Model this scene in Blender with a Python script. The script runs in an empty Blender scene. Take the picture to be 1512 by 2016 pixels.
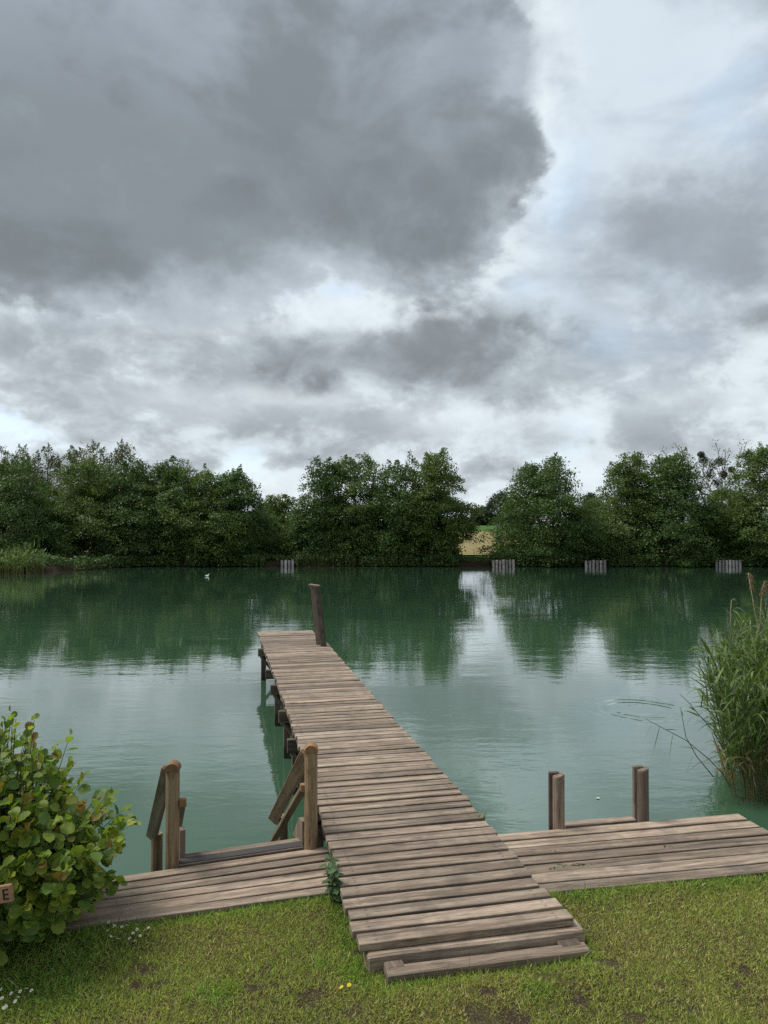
import bpy, bmesh, math, random
import numpy as np
from mathutils import Vector, Matrix

# ---------------------------------------------------------------- camera, sky, sun, exposure
S = bpy.context.scene
R = math.radians
EYE = 3.15                                   # eye above the water (water is z = 0)
PITCH = math.atan(32.0 / 1400.0)
cam_d = bpy.data.cameras.new('camera')
cam = bpy.data.objects.new('camera', cam_d)
S.collection.objects.link(cam)
cam.location = (0, 0, EYE)
cam.rotation_euler = (R(90) + PITCH, 0, 0)
cam_d.sensor_fit = 'VERTICAL'
cam_d.sensor_height = 36.0
cam_d.lens = 1400.0 / 2016.0 * 36.0
cam_d.clip_start = 0.05
cam_d.clip_end = 6000
S.camera = cam
S.view_settings.view_transform = 'Standard'
S.view_settings.look = 'None'
S.view_settings.gamma = 1.0
S.view_settings.use_curve_mapping = False
S.view_settings.exposure = 1.52
S.render.engine = 'CYCLES'
S.cycles.use_denoising = False
S.cycles.adaptive_threshold = 0.004
S.cycles.max_bounces = 6
S.cycles.transparent_max_bounces = 6

SUN_EL, SUN_AZ = R(60), R(-80)               # azimuth clockwise from +Y (the view direction)
sun_d = bpy.data.lights.new('sun', 'SUN')
sun = bpy.data.objects.new('sun', sun_d)
S.collection.objects.link(sun)
sun_d.energy = 1.5
sun_d.angle = R(24)
sun_d.color = (1.0, 0.97, 0.92)
sdir = Vector((math.sin(SUN_AZ) * math.cos(SUN_EL), math.cos(SUN_AZ) * math.cos(SUN_EL), math.sin(SUN_EL)))
sun.rotation_euler = sdir.to_track_quat('Z', 'Y').to_euler()
sun.location = (0, 0, 60)


class NT:
    """small helper for building node trees"""
    def __init__(self, tree):
        self.t = tree
        self.n = tree.nodes
        self.l = tree.links

    def new(self, typ, **kw):
        nd = self.n.new(typ)
        for k, v in kw.items():
            setattr(nd, k, v)
        return nd

    def put(self, sock, v):
        if v is None:
            return
        if isinstance(v, bpy.types.NodeSocket):
            self.l.new(v, sock)
        else:
            if sock.type == 'RGBA' and len(v) == 3:
                v = (*v, 1)
            sock.default_value = v

    def m(self, op, a, b=None, c=None, clamp=False):
        nd = self.new('ShaderNodeMath', operation=op, use_clamp=clamp)
        for i, v in enumerate((a, b, c)):
            self.put(nd.inputs[i], v)
        return nd.outputs[0]

    def v(self, op, a, b=None, scale=None):
        nd = self.new('ShaderNodeVectorMath', operation=op)
        self.put(nd.inputs[0], a)
        if b is not None:
            self.put(nd.inputs[1], b)
        if scale is not None:
            self.put(nd.inputs['Scale'], scale)
        return nd.outputs['Value'] if op in ('LENGTH', 'DISTANCE', 'DOT_PRODUCT') else nd.outputs[0]

    def xyz(self, x, y, z):
        nd = self.new('ShaderNodeCombineXYZ')
        for i, v in enumerate((x, y, z)):
            self.put(nd.inputs[i], v)
        return nd.outputs[0]

    def sep(self, v):
        nd = self.new('ShaderNodeSeparateXYZ')
        self.put(nd.inputs[0], v)
        return nd.outputs

    def noise(self, vec, scale, detail=4, rough=0.5, dist=0.0, color=False):
        nd = self.new('ShaderNodeTexNoise')
        self.put(nd.inputs['Vector'], vec)
        nd.inputs['Scale'].default_value = scale
        nd.inputs['Detail'].default_value = detail
        nd.inputs['Roughness'].default_value = rough
        nd.inputs['Distortion'].default_value = dist
        return nd.outputs['Color' if color else 'Fac']

    def rng(self, v, a, b, c=0.0, d=1.0, smooth=True):
        nd = self.new('ShaderNodeMapRange', interpolation_type='SMOOTHSTEP' if smooth else 'LINEAR')
        for i, x in enumerate((v, a, b, c, d)):
            self.put(nd.inputs[i], x)
        return nd.outputs[0]

    def mix(self, f, a, b, typ='MIX'):
        nd = self.new('ShaderNodeMix', data_type='RGBA', blend_type=typ)
        self.put(nd.inputs[0], f)
        self.put(nd.inputs[6], a)
        self.put(nd.inputs[7], b)
        return nd.outputs[2]

    def ramp(self, f, stops):
        nd = self.new('ShaderNodeValToRGB')
        self.put(nd.inputs[0], f)
        e = nd.color_ramp.elements
        while len(e) < len(stops):
            e.new(0.5)
        for i, (p, c) in enumerate(stops):
            e[i].position = p
            e[i].color = (*c, 1)
        return nd.outputs[0]


def ae(px, py):
    """direction of a point of the sky as (azimuth, elevation)"""
    a = math.atan((px - 756) / 1400.0)
    return a, math.atan((1040 - py) / 1400.0 * math.cos(a))


def build_world():
    w = bpy.data.worlds.new('World')
    S.world = w
    w.use_nodes = True
    t = NT(w.node_tree)
    t.n.clear()
    out = t.new('ShaderNodeOutputWorld')
    bg = t.new('ShaderNodeBackground')
    STR = 0.1
    SKY = 0.435
    bg.inputs['Strength'].default_value = STR
    t.l.new(bg.outputs[0], out.inputs['Surface'])
    sky = t.new('ShaderNodeTexSky', sky_type='NISHITA')
    sky.sun_disc = False
    sky.sun_elevation = SUN_EL
    sky.sun_rotation = SUN_AZ
    sky.altitude = 50
    sky.air_density = 1.0
    sky.dust_density = 2.0
    D = t.new('ShaderNodeTexCoord').outputs['Generated']
    dx, dy, dz = t.sep(D)
    el = t.m('ARCSINE', dz)
    az = t.m('ARCTAN2', dx, dy)
    # clouds lie on a layer: its plane coordinates give the crowding toward the horizon
    h = t.m('ADD', t.m('MAXIMUM', dz, 0.0), 0.11)
    cp = t.xyz(t.m('DIVIDE', dx, h), t.m('DIVIDE', dy, h), 0.0)
    big = t.noise(cp, 0.55, 7, 0.55, 0.4)
    mid = t.noise(t.v('MULTIPLY', t.v('ADD', D, (7.3, 2.1, 4.0)), (1.0, 1.0, 2.0)), 4.6, 9, 0.56, 0.35)
    n3v = t.v('MULTIPLY', D, (1.0, 1.0, 1.5))
    n3 = t.noise(n3v, 5.0, 9, 0.56, 0.25)
    n3b = t.noise(t.v('ADD', n3v, (3.1, 5.7, 1.9)), 11.0, 8, 0.6, 0.3)
    wc = t.noise(t.v('ADD', n3v, (9.0, 1.0, 2.0)), 3.2, 6, 0.55, 0.0, color=True)
    wr, wg, wb = t.sep(wc)
    azw = t.m('ADD', az, t.m('MULTIPLY', t.m('SUBTRACT', wr, 0.5), 0.20))
    elw = t.m('ADD', el, t.m('MULTIPLY', t.m('SUBTRACT', wg, 0.5), 0.09))
    P = t.xyz(azw, elw, 0.0)
    n3c = t.noise(t.v('ADD', n3v, (1.7, 8.2, 6.1)), 26.0, 7, 0.6, 0.3)
    nz = t.m('ADD', t.m('MULTIPLY', t.m('SUBTRACT', n3, 0.5), 0.16), t.m('ADD', t.m('MULTIPLY', t.m('SUBTRACT', n3b, 0.5), 0.10), t.m('MULTIPLY', t.m('SUBTRACT', n3c, 0.5), 0.04)))

    def body(ells, namp=1.0):
        d = None
        for (px, py, rx, ry) in ells:
            a0, e0 = ae(px, py)
            ra, re = rx / 1400 * math.cos(a0) ** 2, ry / 1400
            L = t.v('LENGTH', t.v('MULTIPLY', t.v('SUBTRACT', P, (a0, e0, 0)), (1 / ra, 1 / re, 0)))
            q = t.m('MULTIPLY', t.m('SUBTRACT', 1.0, L), min(ra, re))
            d = q if d is None else t.m('SMOOTH_MAX', d, q, 0.04)
        return t.m('ADD', d, t.m('MULTIPLY', nz, namp))

    def sc(c, k=1.0):
        return tuple(x * k * SKY * q / STR for x, q in zip(c, (0.945, 1.0, 1.022)))

    # the thin broken layer: white to grey, with hints of blue sky from the Nishita model
    v = t.m('ADD', t.m('MULTIPLY', big, 0.25), t.m('MULTIPLY', mid, 0.75))
    v = t.m('ADD', v, t.m('MULTIPLY', t.m('SUBTRACT', n3b, 0.5), 0.45))
    v = t.m('ADD', v, t.m('MULTIPLY', t.m('SUBTRACT', n3c, 0.5), 0.15))
    layer = t.ramp(v, [(0.34, sc((.70, .73, .76), .1)), (0.45, sc((.62, .65, .68), .1)), (0.51, sc((.46, .485, .51), .1)), (0.58, sc((.34, .36, .385), .1)), (0.72, sc((.24, .26, .28), .1))])
    layer = t.v('SCALE', layer, scale=10.0)
    gap = t.rng(t.m('ADD', mid, t.m('MULTIPLY', t.m('SUBTRACT', n3, 0.5), 0.6)), 0.40, 0.26)
    skyc = t.mix(0.45, t.v('SCALE', sky.outputs[0], scale=0.9), sc((.62, .68, .76)))
    col = t.mix(t.m('MULTIPLY', gap, 0.8), layer, skyc)
    # right-hand veil of brighter cloud with blue showing
    veil = body([(1290, 220, 330, 480), (1160, 520, 160, 180)], 0.8)
    va = t.rng(veil, -0.03, 0.14)
    veilc = t.mix(t.rng(n3, 0.34, 0.66), sc((.47, .54, .64)), sc((.40, .44, .49)))
    veilc = t.mix(t.rng(mid, 0.62, 0.42), veilc, sc((.58, .62, .67)))
    col = t.mix(t.m('MULTIPLY', va, 0.9), col, veilc)
    # blue-ish gaps in it
    gp = body([(1110, 400, 60, 90), (1040, 600, 90, 40), (1150, 665, 110, 26), (1440, 210, 70, 70), (100, 600, 110, 24)], 1.2)
    col = t.mix(t.m('MULTIPLY', t.rng(gp, -0.02, 0.06), 0.75), col, sc((.50, .60, .73)))

    def lay(col, d, lo, hi, edge, core, dark, depth, op=1.0):
        a = t.m('MULTIPLY', t.rng(d, lo, hi), op)
        f = t.rng(d, 0.0, depth)
        sh = t.mix(f, sc(edge), sc(core))
        sh = t.mix(t.rng(t.m('ADD', n3, t.m('MULTIPLY', n3b, 0.4)), 0.58, 0.86), sh, sc(dark))
        return t.mix(a, col, sh)

    # grey clouds on the right
    dC = body([(1370, 470, 230, 170), (1210, 560, 170, 85)], 0.7)
    col = lay(col, dC, -0.02, 0.10, (.46, .50, .55), (.30, .33, .365), (.25, .27, .30), 0.10, 0.9)
    dC2 = body([(1490, 605, 150, 52)], 0.45)
    col = lay(col, dC2, -0.02, 0.06, (.42, .45, .48), (.22, .24, .26), (.19, .2, .22), 0.06, 0.9)
    # small low ones
    dD = body([(60, 640, 160, 30), (130, 795, 130, 32), (330, 700, 110, 42), (40, 745, 80, 30), (1120, 845, 200, 26), (740, 850, 130, 20), (560, 885, 140, 34), (1380, 800, 120, 34), (250, 840, 160, 20)], 0.6)
    col = lay(col, dD, -0.02, 0.05, (.46, .49, .52), (.29, .31, .335), (.24, .26, .28), 0.06, 0.8)
    # bright rim band under the big cloud
    br = body([(250, 575, 260, 34), (560, 640, 150, 40), (880, 640, 130, 30), (600, 800, 500, 20), (1075, 180, 40, 240)], 1.0)
    col = t.mix(t.m('MULTIPLY', t.rng(br, -0.03, 0.06), 0.7), col, sc((.80, .83, .85)))
    # long flat cloud in the middle
    dB = body([(830, 705, 310, 88), (620, 710, 220, 80), (980, 750, 190, 50)], 0.5)
    col = lay(col, dB, -0.012, 0.034, (.44, .47, .50), (.25, .268, .285), (.185, .198, .212), 0.07, 0.95)
    # the big dark cloud, which goes on beyond the frame at the top
    dA = body([(250, 120, 780, 420), (840, 350, 225, 225), (900, 80, 150, 260), (80, 360, 360, 180)], 0.85)
    a = t.rng(dA, -0.004, 0.024)
    f = t.rng(dA, 0.0, 0.10)
    sh = t.mix(f, sc((.46, .49, .53)), sc((.215, .235, .255)))
    # its base is darkest, the higher flank a little lighter
    flank = t.rng(t.m('ADD', el, t.m('MULTIPLY', t.m('SUBTRACT', n3, 0.5), 0.5)), 0.42, 0.68)
    sh = t.mix(flank, sh, sc((.34, .37, .42)))
    sh = t.mix(t.m('MULTIPLY', t.rng(t.m('ADD', n3, t.m('MULTIPLY', wb, 0.4)), 0.62, 0.85), 0.8), sh, sc((.165, .18, .19)))
    sh = t.mix(t.m('MULTIPLY', t.rng(n3b, 0.5, 0.8), 0.35), sh, sc((.33, .36, .39)))
    col = t.mix(a, col, sh)
    t.put(bg.inputs['Color'], col)
    w.cycles.sampling_method = 'MANUAL'
    w.cycles.sample_map_resolution = 512


build_world()

# ---------------------------------------------------------------- helpers
COL = S.collection
CP, SP = math.cos(PITCH), math.sin(PITCH)
rs = np.random.RandomState(7)


def ray(px, py):
    u, v = (px - 756) / 1400.0, (1008 - py) / 1400.0
    return Vector((u, CP - v * SP, SP + v * CP))


def on_z(px, py, z):
    d = ray(px, py)
    k = (z - EYE) / d.z
    return Vector((d.x * k, d.y * k, z))


def on_y(px, py, Y):
    d = ray(px, py)
    k = Y / d.y
    return Vector((d.x * k, Y, EYE + d.z * k))


def tag(o, label=None, cat=None, group=None, kind=None):
    if label: o['label'] = label
    if cat: o['category'] = cat
    if group: o['group'] = group
    if kind: o['kind'] = kind
    return o


def empty(name, loc=(0, 0, 0), rz=0.0):
    o = bpy.data.objects.new(name, None)
    o.location = loc
    o.rotation_euler = (0, 0, rz)
    COL.objects.link(o)
    return o


def link(name, me, mat=None, parent=None, loc=None, rot=None):
    o = bpy.data.objects.new(name, me)
    if mat is not None and not me.materials:
        me.materials.append(mat)
    COL.objects.link(o)
    if parent is not None:
        o.parent = parent
    if loc is not None:
        o.location = loc
    if rot is not None:
        o.rotation_euler = rot
    return o


def pymesh(name, V, F, smooth=False):
    me = bpy.data.meshes.new(name)
    me.from_pydata([tuple(v) for v in V], [], [tuple(f) for f in F])
    me.update()
    if smooth:
        me.polygons.foreach_set('use_smooth', [True] * len(me.polygons))
    return me


def npmesh(name, V, F, smooth=False, col=None, uv=None):
    """V (n,3), F (m,k) arrays; col: one rgb per vertex; uv: one pair per vertex"""
    V = np.asarray(V, dtype=np.float32)
    F = np.asarray(F, dtype=np.int32)
    me = bpy.data.meshes.new(name)
    m, k = F.shape
    me.vertices.add(len(V))
    me.vertices.foreach_set('co', V.ravel())
    me.loops.add(m * k)
    me.loops.foreach_set('vertex_index', F.ravel())
    me.polygons.add(m)
    me.polygons.foreach_set('loop_start', np.arange(m, dtype=np.int32) * k)
    me.polygons.foreach_set('loop_total', np.full(m, k, dtype=np.int32))
    if smooth:
        me.polygons.foreach_set('use_smooth', np.ones(m, dtype=bool))
    if col is not None:
        a = me.color_attributes.new('tint', 'FLOAT_COLOR', 'POINT')
        c = np.ones((len(V), 4), dtype=np.float32)
        c[:, :3] = col
        a.data.foreach_set('color', c.ravel())
    if uv is not None:
        u = me.uv_layers.new(name='UVMap')
        u.data.foreach_set('uv', np.asarray(uv, dtype=np.float32)[F.ravel()].ravel())
    me.update(calc_edges=True)
    me.validate()
    return me


class MB:
    """collects simple shapes into one mesh"""
    def __init__(self):
        self.V, self.F = [], []

    def add(self, V, F):
        b = len(self.V)
        self.V += [tuple(v) for v in V]
        self.F += [tuple(i + b for i in f) for f in F]
        return self

    def tube(self, pts, rad, n=8, caps=True):
        pts = [Vector(p) for p in pts]
        V, F = [], []
        ref = None
        for i, p in enumerate(pts):
            d = (pts[min(i + 1, len(pts) - 1)] - pts[max(i - 1, 0)]).normalized()
            if ref is None:
                ref = d.orthogonal().normalized()
            u = (ref - d * ref.dot(d)).normalized()
            ref = u
            w = d.cross(u)
            r = rad[i] if hasattr(rad, '__len__') else rad
            for j in range(n):
                a = 2 * math.pi * j / n
                V.append(p + u * (math.cos(a) * r) + w * (math.sin(a) * r))
        for i in range(len(pts) - 1):
            for j in range(n):
                F.append((i * n + j, i * n + (j + 1) % n, (i + 1) * n + (j + 1) % n, (i + 1) * n + j))
        if caps:
            F.append(tuple(range(n))[::-1])
            F.append(tuple(range((len(pts) - 1) * n, len(pts) * n)))
        return self.add(V, F)

    def build(self, name, mat, parent=None, smooth=False, loc=None, rot=None):
        return link(name, pymesh(name, self.V, self.F, smooth), mat, parent, loc, rot)


def beam_mesh(name, L, W, T, bev=0.006, wob=0.0, r=None, ends=(0, 0)):
    """a chamfered timber lying along local x, centred, top at z = 0"""
    r = r or random
    hw = W / 2
    prof = [(-hw + bev, 0), (hw - bev, 0), (hw, -bev), (hw, -T + bev), (hw - bev, -T), (-hw + bev, -T), (-hw, -T + bev), (-hw, -bev)]
    xs = [-L / 2, -L / 2 + bev, -L / 6, L / 6, L / 2 - bev, L / 2]
    V, F = [], []
    for i, x in enumerate(xs):
        k = 1.0
        inset = bev * 0.8 if i in (0, 5) else 0.0
        dy = r.uniform(-wob, wob) if wob else 0
        dz = r.uniform(-wob, wob) * 0.5 if wob else 0
        for (y, z) in prof:
            yy = y - math.copysign(inset, y)
            zz = z + (-inset if z > -T / 2 else inset)
            V.append((x + (ends[0] if i < 2 else ends[1] if i > 3 else 0) * y, yy + dy, zz + dz))
    for i in range(5):
        for j in range(8):
            F.append((i * 8 + j, i * 8 + (j + 1) % 8, (i + 1) * 8 + (j + 1) % 8, (i + 1) * 8 + j))
    F.append(tuple(range(8)))
    F.append(tuple(range(40, 48))[::-1])
    me = pymesh(name, V, [f[::-1] for f in F])
    return me


def timber(name, a, b, W, T, mat, parent, up=Vector((0, 0, 1)), bev=0.005, wob=0.0, ends=(0, 0)):
    """a timber whose top centre line runs a -> b (world coordinates; parents sit unrotated)"""
    a, b = Vector(a), Vector(b)
    d = b - a
    L = d.length
    x = d.normalized()
    y = up.cross(x).normalized()
    z = x.cross(y)
    me = beam_mesh(name, L, W, T, bev, wob, ends=ends)
    o = link(name, me, mat, parent)
    M = Matrix((x, y, z)).transposed().to_4x4()
    M.translation = (a + b) / 2 - (parent.location if parent else Vector())
    o.matrix_local = M
    return o


def vnoise(x, y, seed=0):
    """smooth value noise 0..1 on arrays"""
    xi, yi = np.floor(x).astype(np.int64), np.floor(y).astype(np.int64)
    fx, fy = x - xi, y - yi
    fx, fy = fx * fx * (3 - 2 * fx), fy * fy * (3 - 2 * fy)

    def hsh(a, b):
        h = (a * 374761393 + b * 668265263 + seed * 974711) & 0xffffffff
        h = ((h ^ (h >> 13)) * 1274126177) & 0xffffffff
        return ((h ^ (h >> 16)) & 0xffff) / 65535.0
    return ((hsh(xi, yi) * (1 - fx) + hsh(xi + 1, yi) * fx) * (1 - fy) + (hsh(xi, yi + 1) * (1 - fx) + hsh(xi + 1, yi + 1) * fx) * fy)


def fbm(x, y, seed=0, oct=4):
    s, a, t = 0.0, 0.5, 0.0
    for i in range(oct):
        s = s + a * vnoise(x * 2 ** i, y * 2 ** i, seed + i)
        t += a
        a *= 0.5
    return s / t


def sstep(x, a, b):
    t = np.clip((x - a) / (b - a), 0, 1)
    return t * t * (3 - 2 * t)


# ---------------------------------------------------------------- materials
def new_mat(name):
    m = bpy.data.materials.new(name)
    m.use_nodes = True
    t = NT(m.node_tree)
    return m, t, t.n['Principled BSDF']


def wood_mat(name, dark, mid, light, axis=0, rough=0.72, stain=(0.09, 0.075, 0.06), stain_amt=0.55, knots=True, nails=False):
    m, t, p = new_mat(name)
    oc = t.new('ShaderNodeTexCoord').outputs['Object']
    oi = t.new('ShaderNodeObjectInfo').outputs['Random']
    off = t.v('SCALE', t.xyz(11.3, 17.7, 23.1), scale=oi)
    c = t.v('ADD', oc, off)
    lo, hi = 1.3, 24.0
    sc1 = [hi] * 3; sc1[axis] = lo
    sc2 = [170.0] * 3; sc2[axis] = 5.0
    warp = t.v('SCALE', t.v('SUBTRACT', t.noise(c, 5.0, 3, 0.5, color=True), (0.5, 0.5, 0.5)), scale=0.03)
    cw = t.v('ADD', c, warp)
    g1 = t.noise(t.v('MULTIPLY', cw, tuple(sc1)), 1.0, 6, 0.6, 0.6)
    g2 = t.noise(t.v('MULTIPLY', cw, tuple(sc2)), 1.0, 4, 0.65)
    g = t.m('ADD', t.m('MULTIPLY', g1, 0.6), t.m('MULTIPLY', g2, 0.4))
    col = t.ramp(g, [(0.34, dark), (0.48, mid), (0.62, light)])
    pos = t.new('ShaderNodeNewGeometry').outputs['Position']
    s1 = t.noise(pos, 3.3, 5, 0.6)
    s2 = t.noise(c, 7.0, 5, 0.65)
    col = t.mix(t.m('MULTIPLY', t.rng(t.m('ADD', t.m('MULTIPLY', s1, 0.5), t.m('MULTIPLY', s2, 0.5)), 0.46, 0.64), stain_amt), col, stain)
    if knots:
        sc3 = [9.0] * 3; sc3[axis] = 2.2
        vo = t.new('ShaderNodeTexVoronoi')
        t.put(vo.inputs['Vector'], t.v('MULTIPLY', cw, tuple(sc3)))
        vo.inputs['Scale'].default_value = 1.0
        vd = vo.outputs['Distance']
        rare = t.rng(t.sep(vo.outputs['Color'])[0], 0.62, 0.66)
        kn = t.m('MULTIPLY', t.rng(vd, 0.17, 0.06), rare)
        col = t.mix(t.m('MULTIPLY', kn, 0.75), col, tuple(x * 0.35 for x in mid))
    # split lines along the grain
    sc4 = [60.0] * 3; sc4[axis] = 0.9
    ck = t.noise(t.v('MULTIPLY', t.v('ADD', cw, (3, 8, 5)), tuple(sc4)), 1.0, 3, 0.5)
    crack = t.rng(ck, 0.69, 0.75)
    col = t.mix(t.m('MULTIPLY', crack, 0.7), col, tuple(x * 0.3 for x in dark))
    if nails:                                           # two dark nail heads over each outer bearer
        nx_, ny_, nz_ = t.sep(oc)
        dn = t.v('LENGTH', t.xyz(t.m('SUBTRACT', t.m('ABSOLUTE', nx_), t.m('ADD', 0.53, t.m('MULTIPLY', oi, 0.02))), t.m('SUBTRACT', t.m('ABSOLUTE', ny_), 0.026), 0.0))
        col = t.mix(t.m('MULTIPLY', t.rng(dn, 0.022, 0.004), 0.25), col, (.05, .035, .025))
        col = t.mix(t.m('MULTIPLY', t.rng(dn, 0.0055, 0.0035), t.rng(t.m('FRACT', t.m('MULTIPLY', oi, 7.7)), 0.1, 0.9, 0.2, 0.8)), col, (.03, .024, .02))
    if axis == 2:                                       # algae and damp at the waterline
        pz_ = t.sep(pos)[2]
        wet = t.rng(t.m('ADD', pz_, t.m('MULTIPLY', s2, 0.25)), 0.38, 0.22)
        col = t.mix(t.m('MULTIPLY', wet, 0.85), col, (.018, .024, .012))
    val = t.m('ADD', 0.64, t.m('MULTIPLY', oi, 0.62))
    col = t.v('SCALE', col, scale=val)
    r2 = t.m('FRACT', t.m('MULTIPLY', oi, 17.3))
    col = t.mix(t.m('MULTIPLY', r2, 0.35), col, t.v('MULTIPLY', col, (0.9, 1.0, 1.08)))
    t.put(p.inputs['Base Color'], col)
    t.put(p.inputs['Roughness'], t.rng(g, 0.3, 0.7, rough + 0.1, rough - 0.12, smooth=False))
    p.inputs['Specular IOR Level'].default_value = 0.35
    b = t.new('ShaderNodeBump')
    b.inputs['Strength'].default_value = 0.6
    b.inputs['Distance'].default_value = 0.003
    t.put(b.inputs['Height'], t.m('SUBTRACT', g, t.m('MULTIPLY', crack, 0.8)))
    t.l.new(b.outputs[0], p.inputs['Normal'])
    return m


def leaf_mat(name, c_dark, c_light, trans=0.25, rough=0.5, attr=False, back=None, veins=False, young=None, spec=0.3):
    m, t, p = new_mat(name)
    geo = t.new('ShaderNodeNewGeometry')
    rnd = geo.outputs['Random Per Island']
    if attr:
        at = t.new('ShaderNodeAttribute', attribute_name='tint')
        col = at.outputs['Color']
        col = t.v('SCALE', col, scale=t.m('ADD', 0.75, t.m('MULTIPLY', rnd, 0.5)))
    else:
        col = t.mix(rnd, c_dark, c_light)
        big = t.noise(geo.outputs['Position'], 0.35, 3, 0.5)
        col = t.mix(t.m('MULTIPLY', t.rng(big, 0.4, 0.65), 0.4), col, t.v('MULTIPLY', col, (1.35, 1.12, 0.8)))
    if veins:
        uv = t.new('ShaderNodeTexCoord').outputs['UV']
        ux, uy, _ = t.sep(uv)
        au = t.m('ABSOLUTE', t.m('SUBTRACT', ux, 0.5))
        ph = t.m('SUBTRACT', uy, t.m('MULTIPLY', au, 0.85))
        st = t.m('PINGPONG', t.m('MULTIPLY', ph, 8.0), 0.5)          # 0 on a vein .. 0.5 between
        side = t.rng(st, 0.0, 0.13, 1.0, 0.0)
        mid = t.rng(au, 0.0, 0.03, 1.0, 0.0)
        vein = t.m('MAXIMUM', side, mid)
        oi = t.new('ShaderNodeObjectInfo').outputs['Random']
        col = t.v('SCALE', col, scale=t.m('ADD', 0.8, t.m('MULTIPLY', oi, 0.4)))
        blot = t.noise(geo.outputs['Position'], 30, 3, 0.6)
        col = t.mix(t.m('MULTIPLY', t.rng(blot, 0.5, 0.7), 0.3), col, t.v('MULTIPLY', col, (0.7, 0.75, 0.7)))
        col = t.mix(t.m('MULTIPLY', vein, 0.6), col, t.v('MULTIPLY', col, (1.7, 1.55, 1.5)))
        b = t.new('ShaderNodeBump')
        b.inputs['Strength'].default_value = 0.6
        b.inputs['Distance'].default_value = 0.0015
        t.put(b.inputs['Height'], t.m('MULTIPLY', st, -1.0) if False else t.rng(st, 0.0, 0.5, 0.0, 1.0))
        t.l.new(b.outputs[0], p.inputs['Normal'])
    if back is not None:
        col = t.mix(t.m('MULTIPLY', geo.outputs['Backfacing'], back), col, t.v('MULTIPLY', col, (1.25, 1.25, 1.3)))
    t.put(p.inputs['Base Color'], col)
    p.inputs['Roughness'].default_value = rough
    p.inputs['Specular IOR Level'].default_value = spec
    tr = t.new('ShaderNodeBsdfTranslucent')
    t.put(tr.inputs['Color'], t.v('MULTIPLY', col, (1.5, 1.6, 0.7)))
    mx = t.new('ShaderNodeMixShader')
    mx.inputs[0].default_value = trans
    t.l.new(p.outputs[0], mx.inputs[1])
    t.l.new(tr.outputs[0], mx.inputs[2])
    t.l.new(mx.outputs[0], t.n['Material Output'].inputs['Surface'])
    return m


def plain_mat(name, col, rough=0.7, nscale=8.0, var=0.35, bump=0.0, col2=None, spec=0.3):
    m, t, p = new_mat(name)
    oc = t.new('ShaderNodeTexCoord').outputs['Object']
    n = t.noise(oc, nscale, 6, 0.6)
    c2 = col2 or tuple(x * (1 - var) for x in col)
    t.put(p.inputs['Base Color'], t.mix(t.rng(n, 0.35, 0.65), col, c2))
    p.inputs['Roughness'].default_value = rough
    p.inputs['Specular IOR Level'].default_value = spec
    if bump:
        b = t.new('ShaderNodeBump')
        b.inputs['Distance'].default_value = bump
        t.put(b.inputs['Height'], n)
        t.l.new(b.outputs[0], p.inputs['Normal'])
    return m


W_DECK = wood_mat('weathered_deck_wood', (.062, .044, .031), (.20, .146, .104), (.365, .285, .214), 0, nails=True)
W_PLAT = wood_mat('weathered_platform_wood', (.062, .044, .031), (.20, .146, .104), (.355, .275, .206), 0, stain_amt=0.45)
W_DARK = wood_mat('damp_structural_wood', (.05, .037, .028), (.115, .085, .062), (.2, .155, .12), 0, stain=(.03, .03, .022))
W_DARKZ = wood_mat('damp_post_wood', (.05, .037, .028), (.125, .09, .066), (.22, .17, .13), 2, stain=(.03, .03, .022))
W_POST = wood_mat('brown_treated_post_wood', (.08, .05, .027), (.185, .125, .066), (.29, .21, .125), 2, stain=(.075, .05, .03), stain_amt=0.6)
W_RAIL = wood_mat('brown_treated_rail_wood', (.075, .05, .028), (.165, .115, .066), (.27, .2, .125), 0, stain=(.07, .05, .03))
W_END = wood_mat('orange_end_grain', (.12, .06, .025), (.22, .12, .052), (.29, .18, .085), 2, stain=(.15, .09, .045), knots=False)
W_SIGN = wood_mat('varnished_sign_wood', (.12, .062, .03), (.22, .125, .065), (.30, .185, .10), 0, stain=(.15, .08, .04), knots=False)
W_PILE = wood_mat('bleached_piling_wood', (.18, .15, .135), (.34, .315, .3), (.47, .445, .42), 0, stain=(.13, .07, .045), stain_amt=.85, knots=False)
M_BARK = plain_mat('bark', (.075, .062, .048), 0.9, 14, 0.5, 0.02)
M_TWIG = plain_mat('twig_bark', (.10, .075, .05), 0.8, 30, 0.4)
M_GRIP = plain_mat('grey_grip_strip', (.06, .055, .055), 0.95, 160, 0.4, 0.001)
M_BLACK = plain_mat('burnt_lettering', (.012, .01, .009), 0.8, 50, 0.3)

# ---------------------------------------------------------------- ground, fields, water
LAWN = 0.70


def near_shore(x):
    return 4.95 + 0.235 * np.clip(x, -3.5, 4.0) + 3.4 * sstep(x, 4.9, 8.5) + 0.8 * sstep(-x, 3.0, 9.0)


def far_shore(x):
    return 58.9 - 8.5 * sstep(-x, 19.5, 25.0) + 0.35 * (fbm(x * 0.5, x * 0 + 3.1, 5) - 0.5) - 14 * sstep(x, 34, 52)


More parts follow.
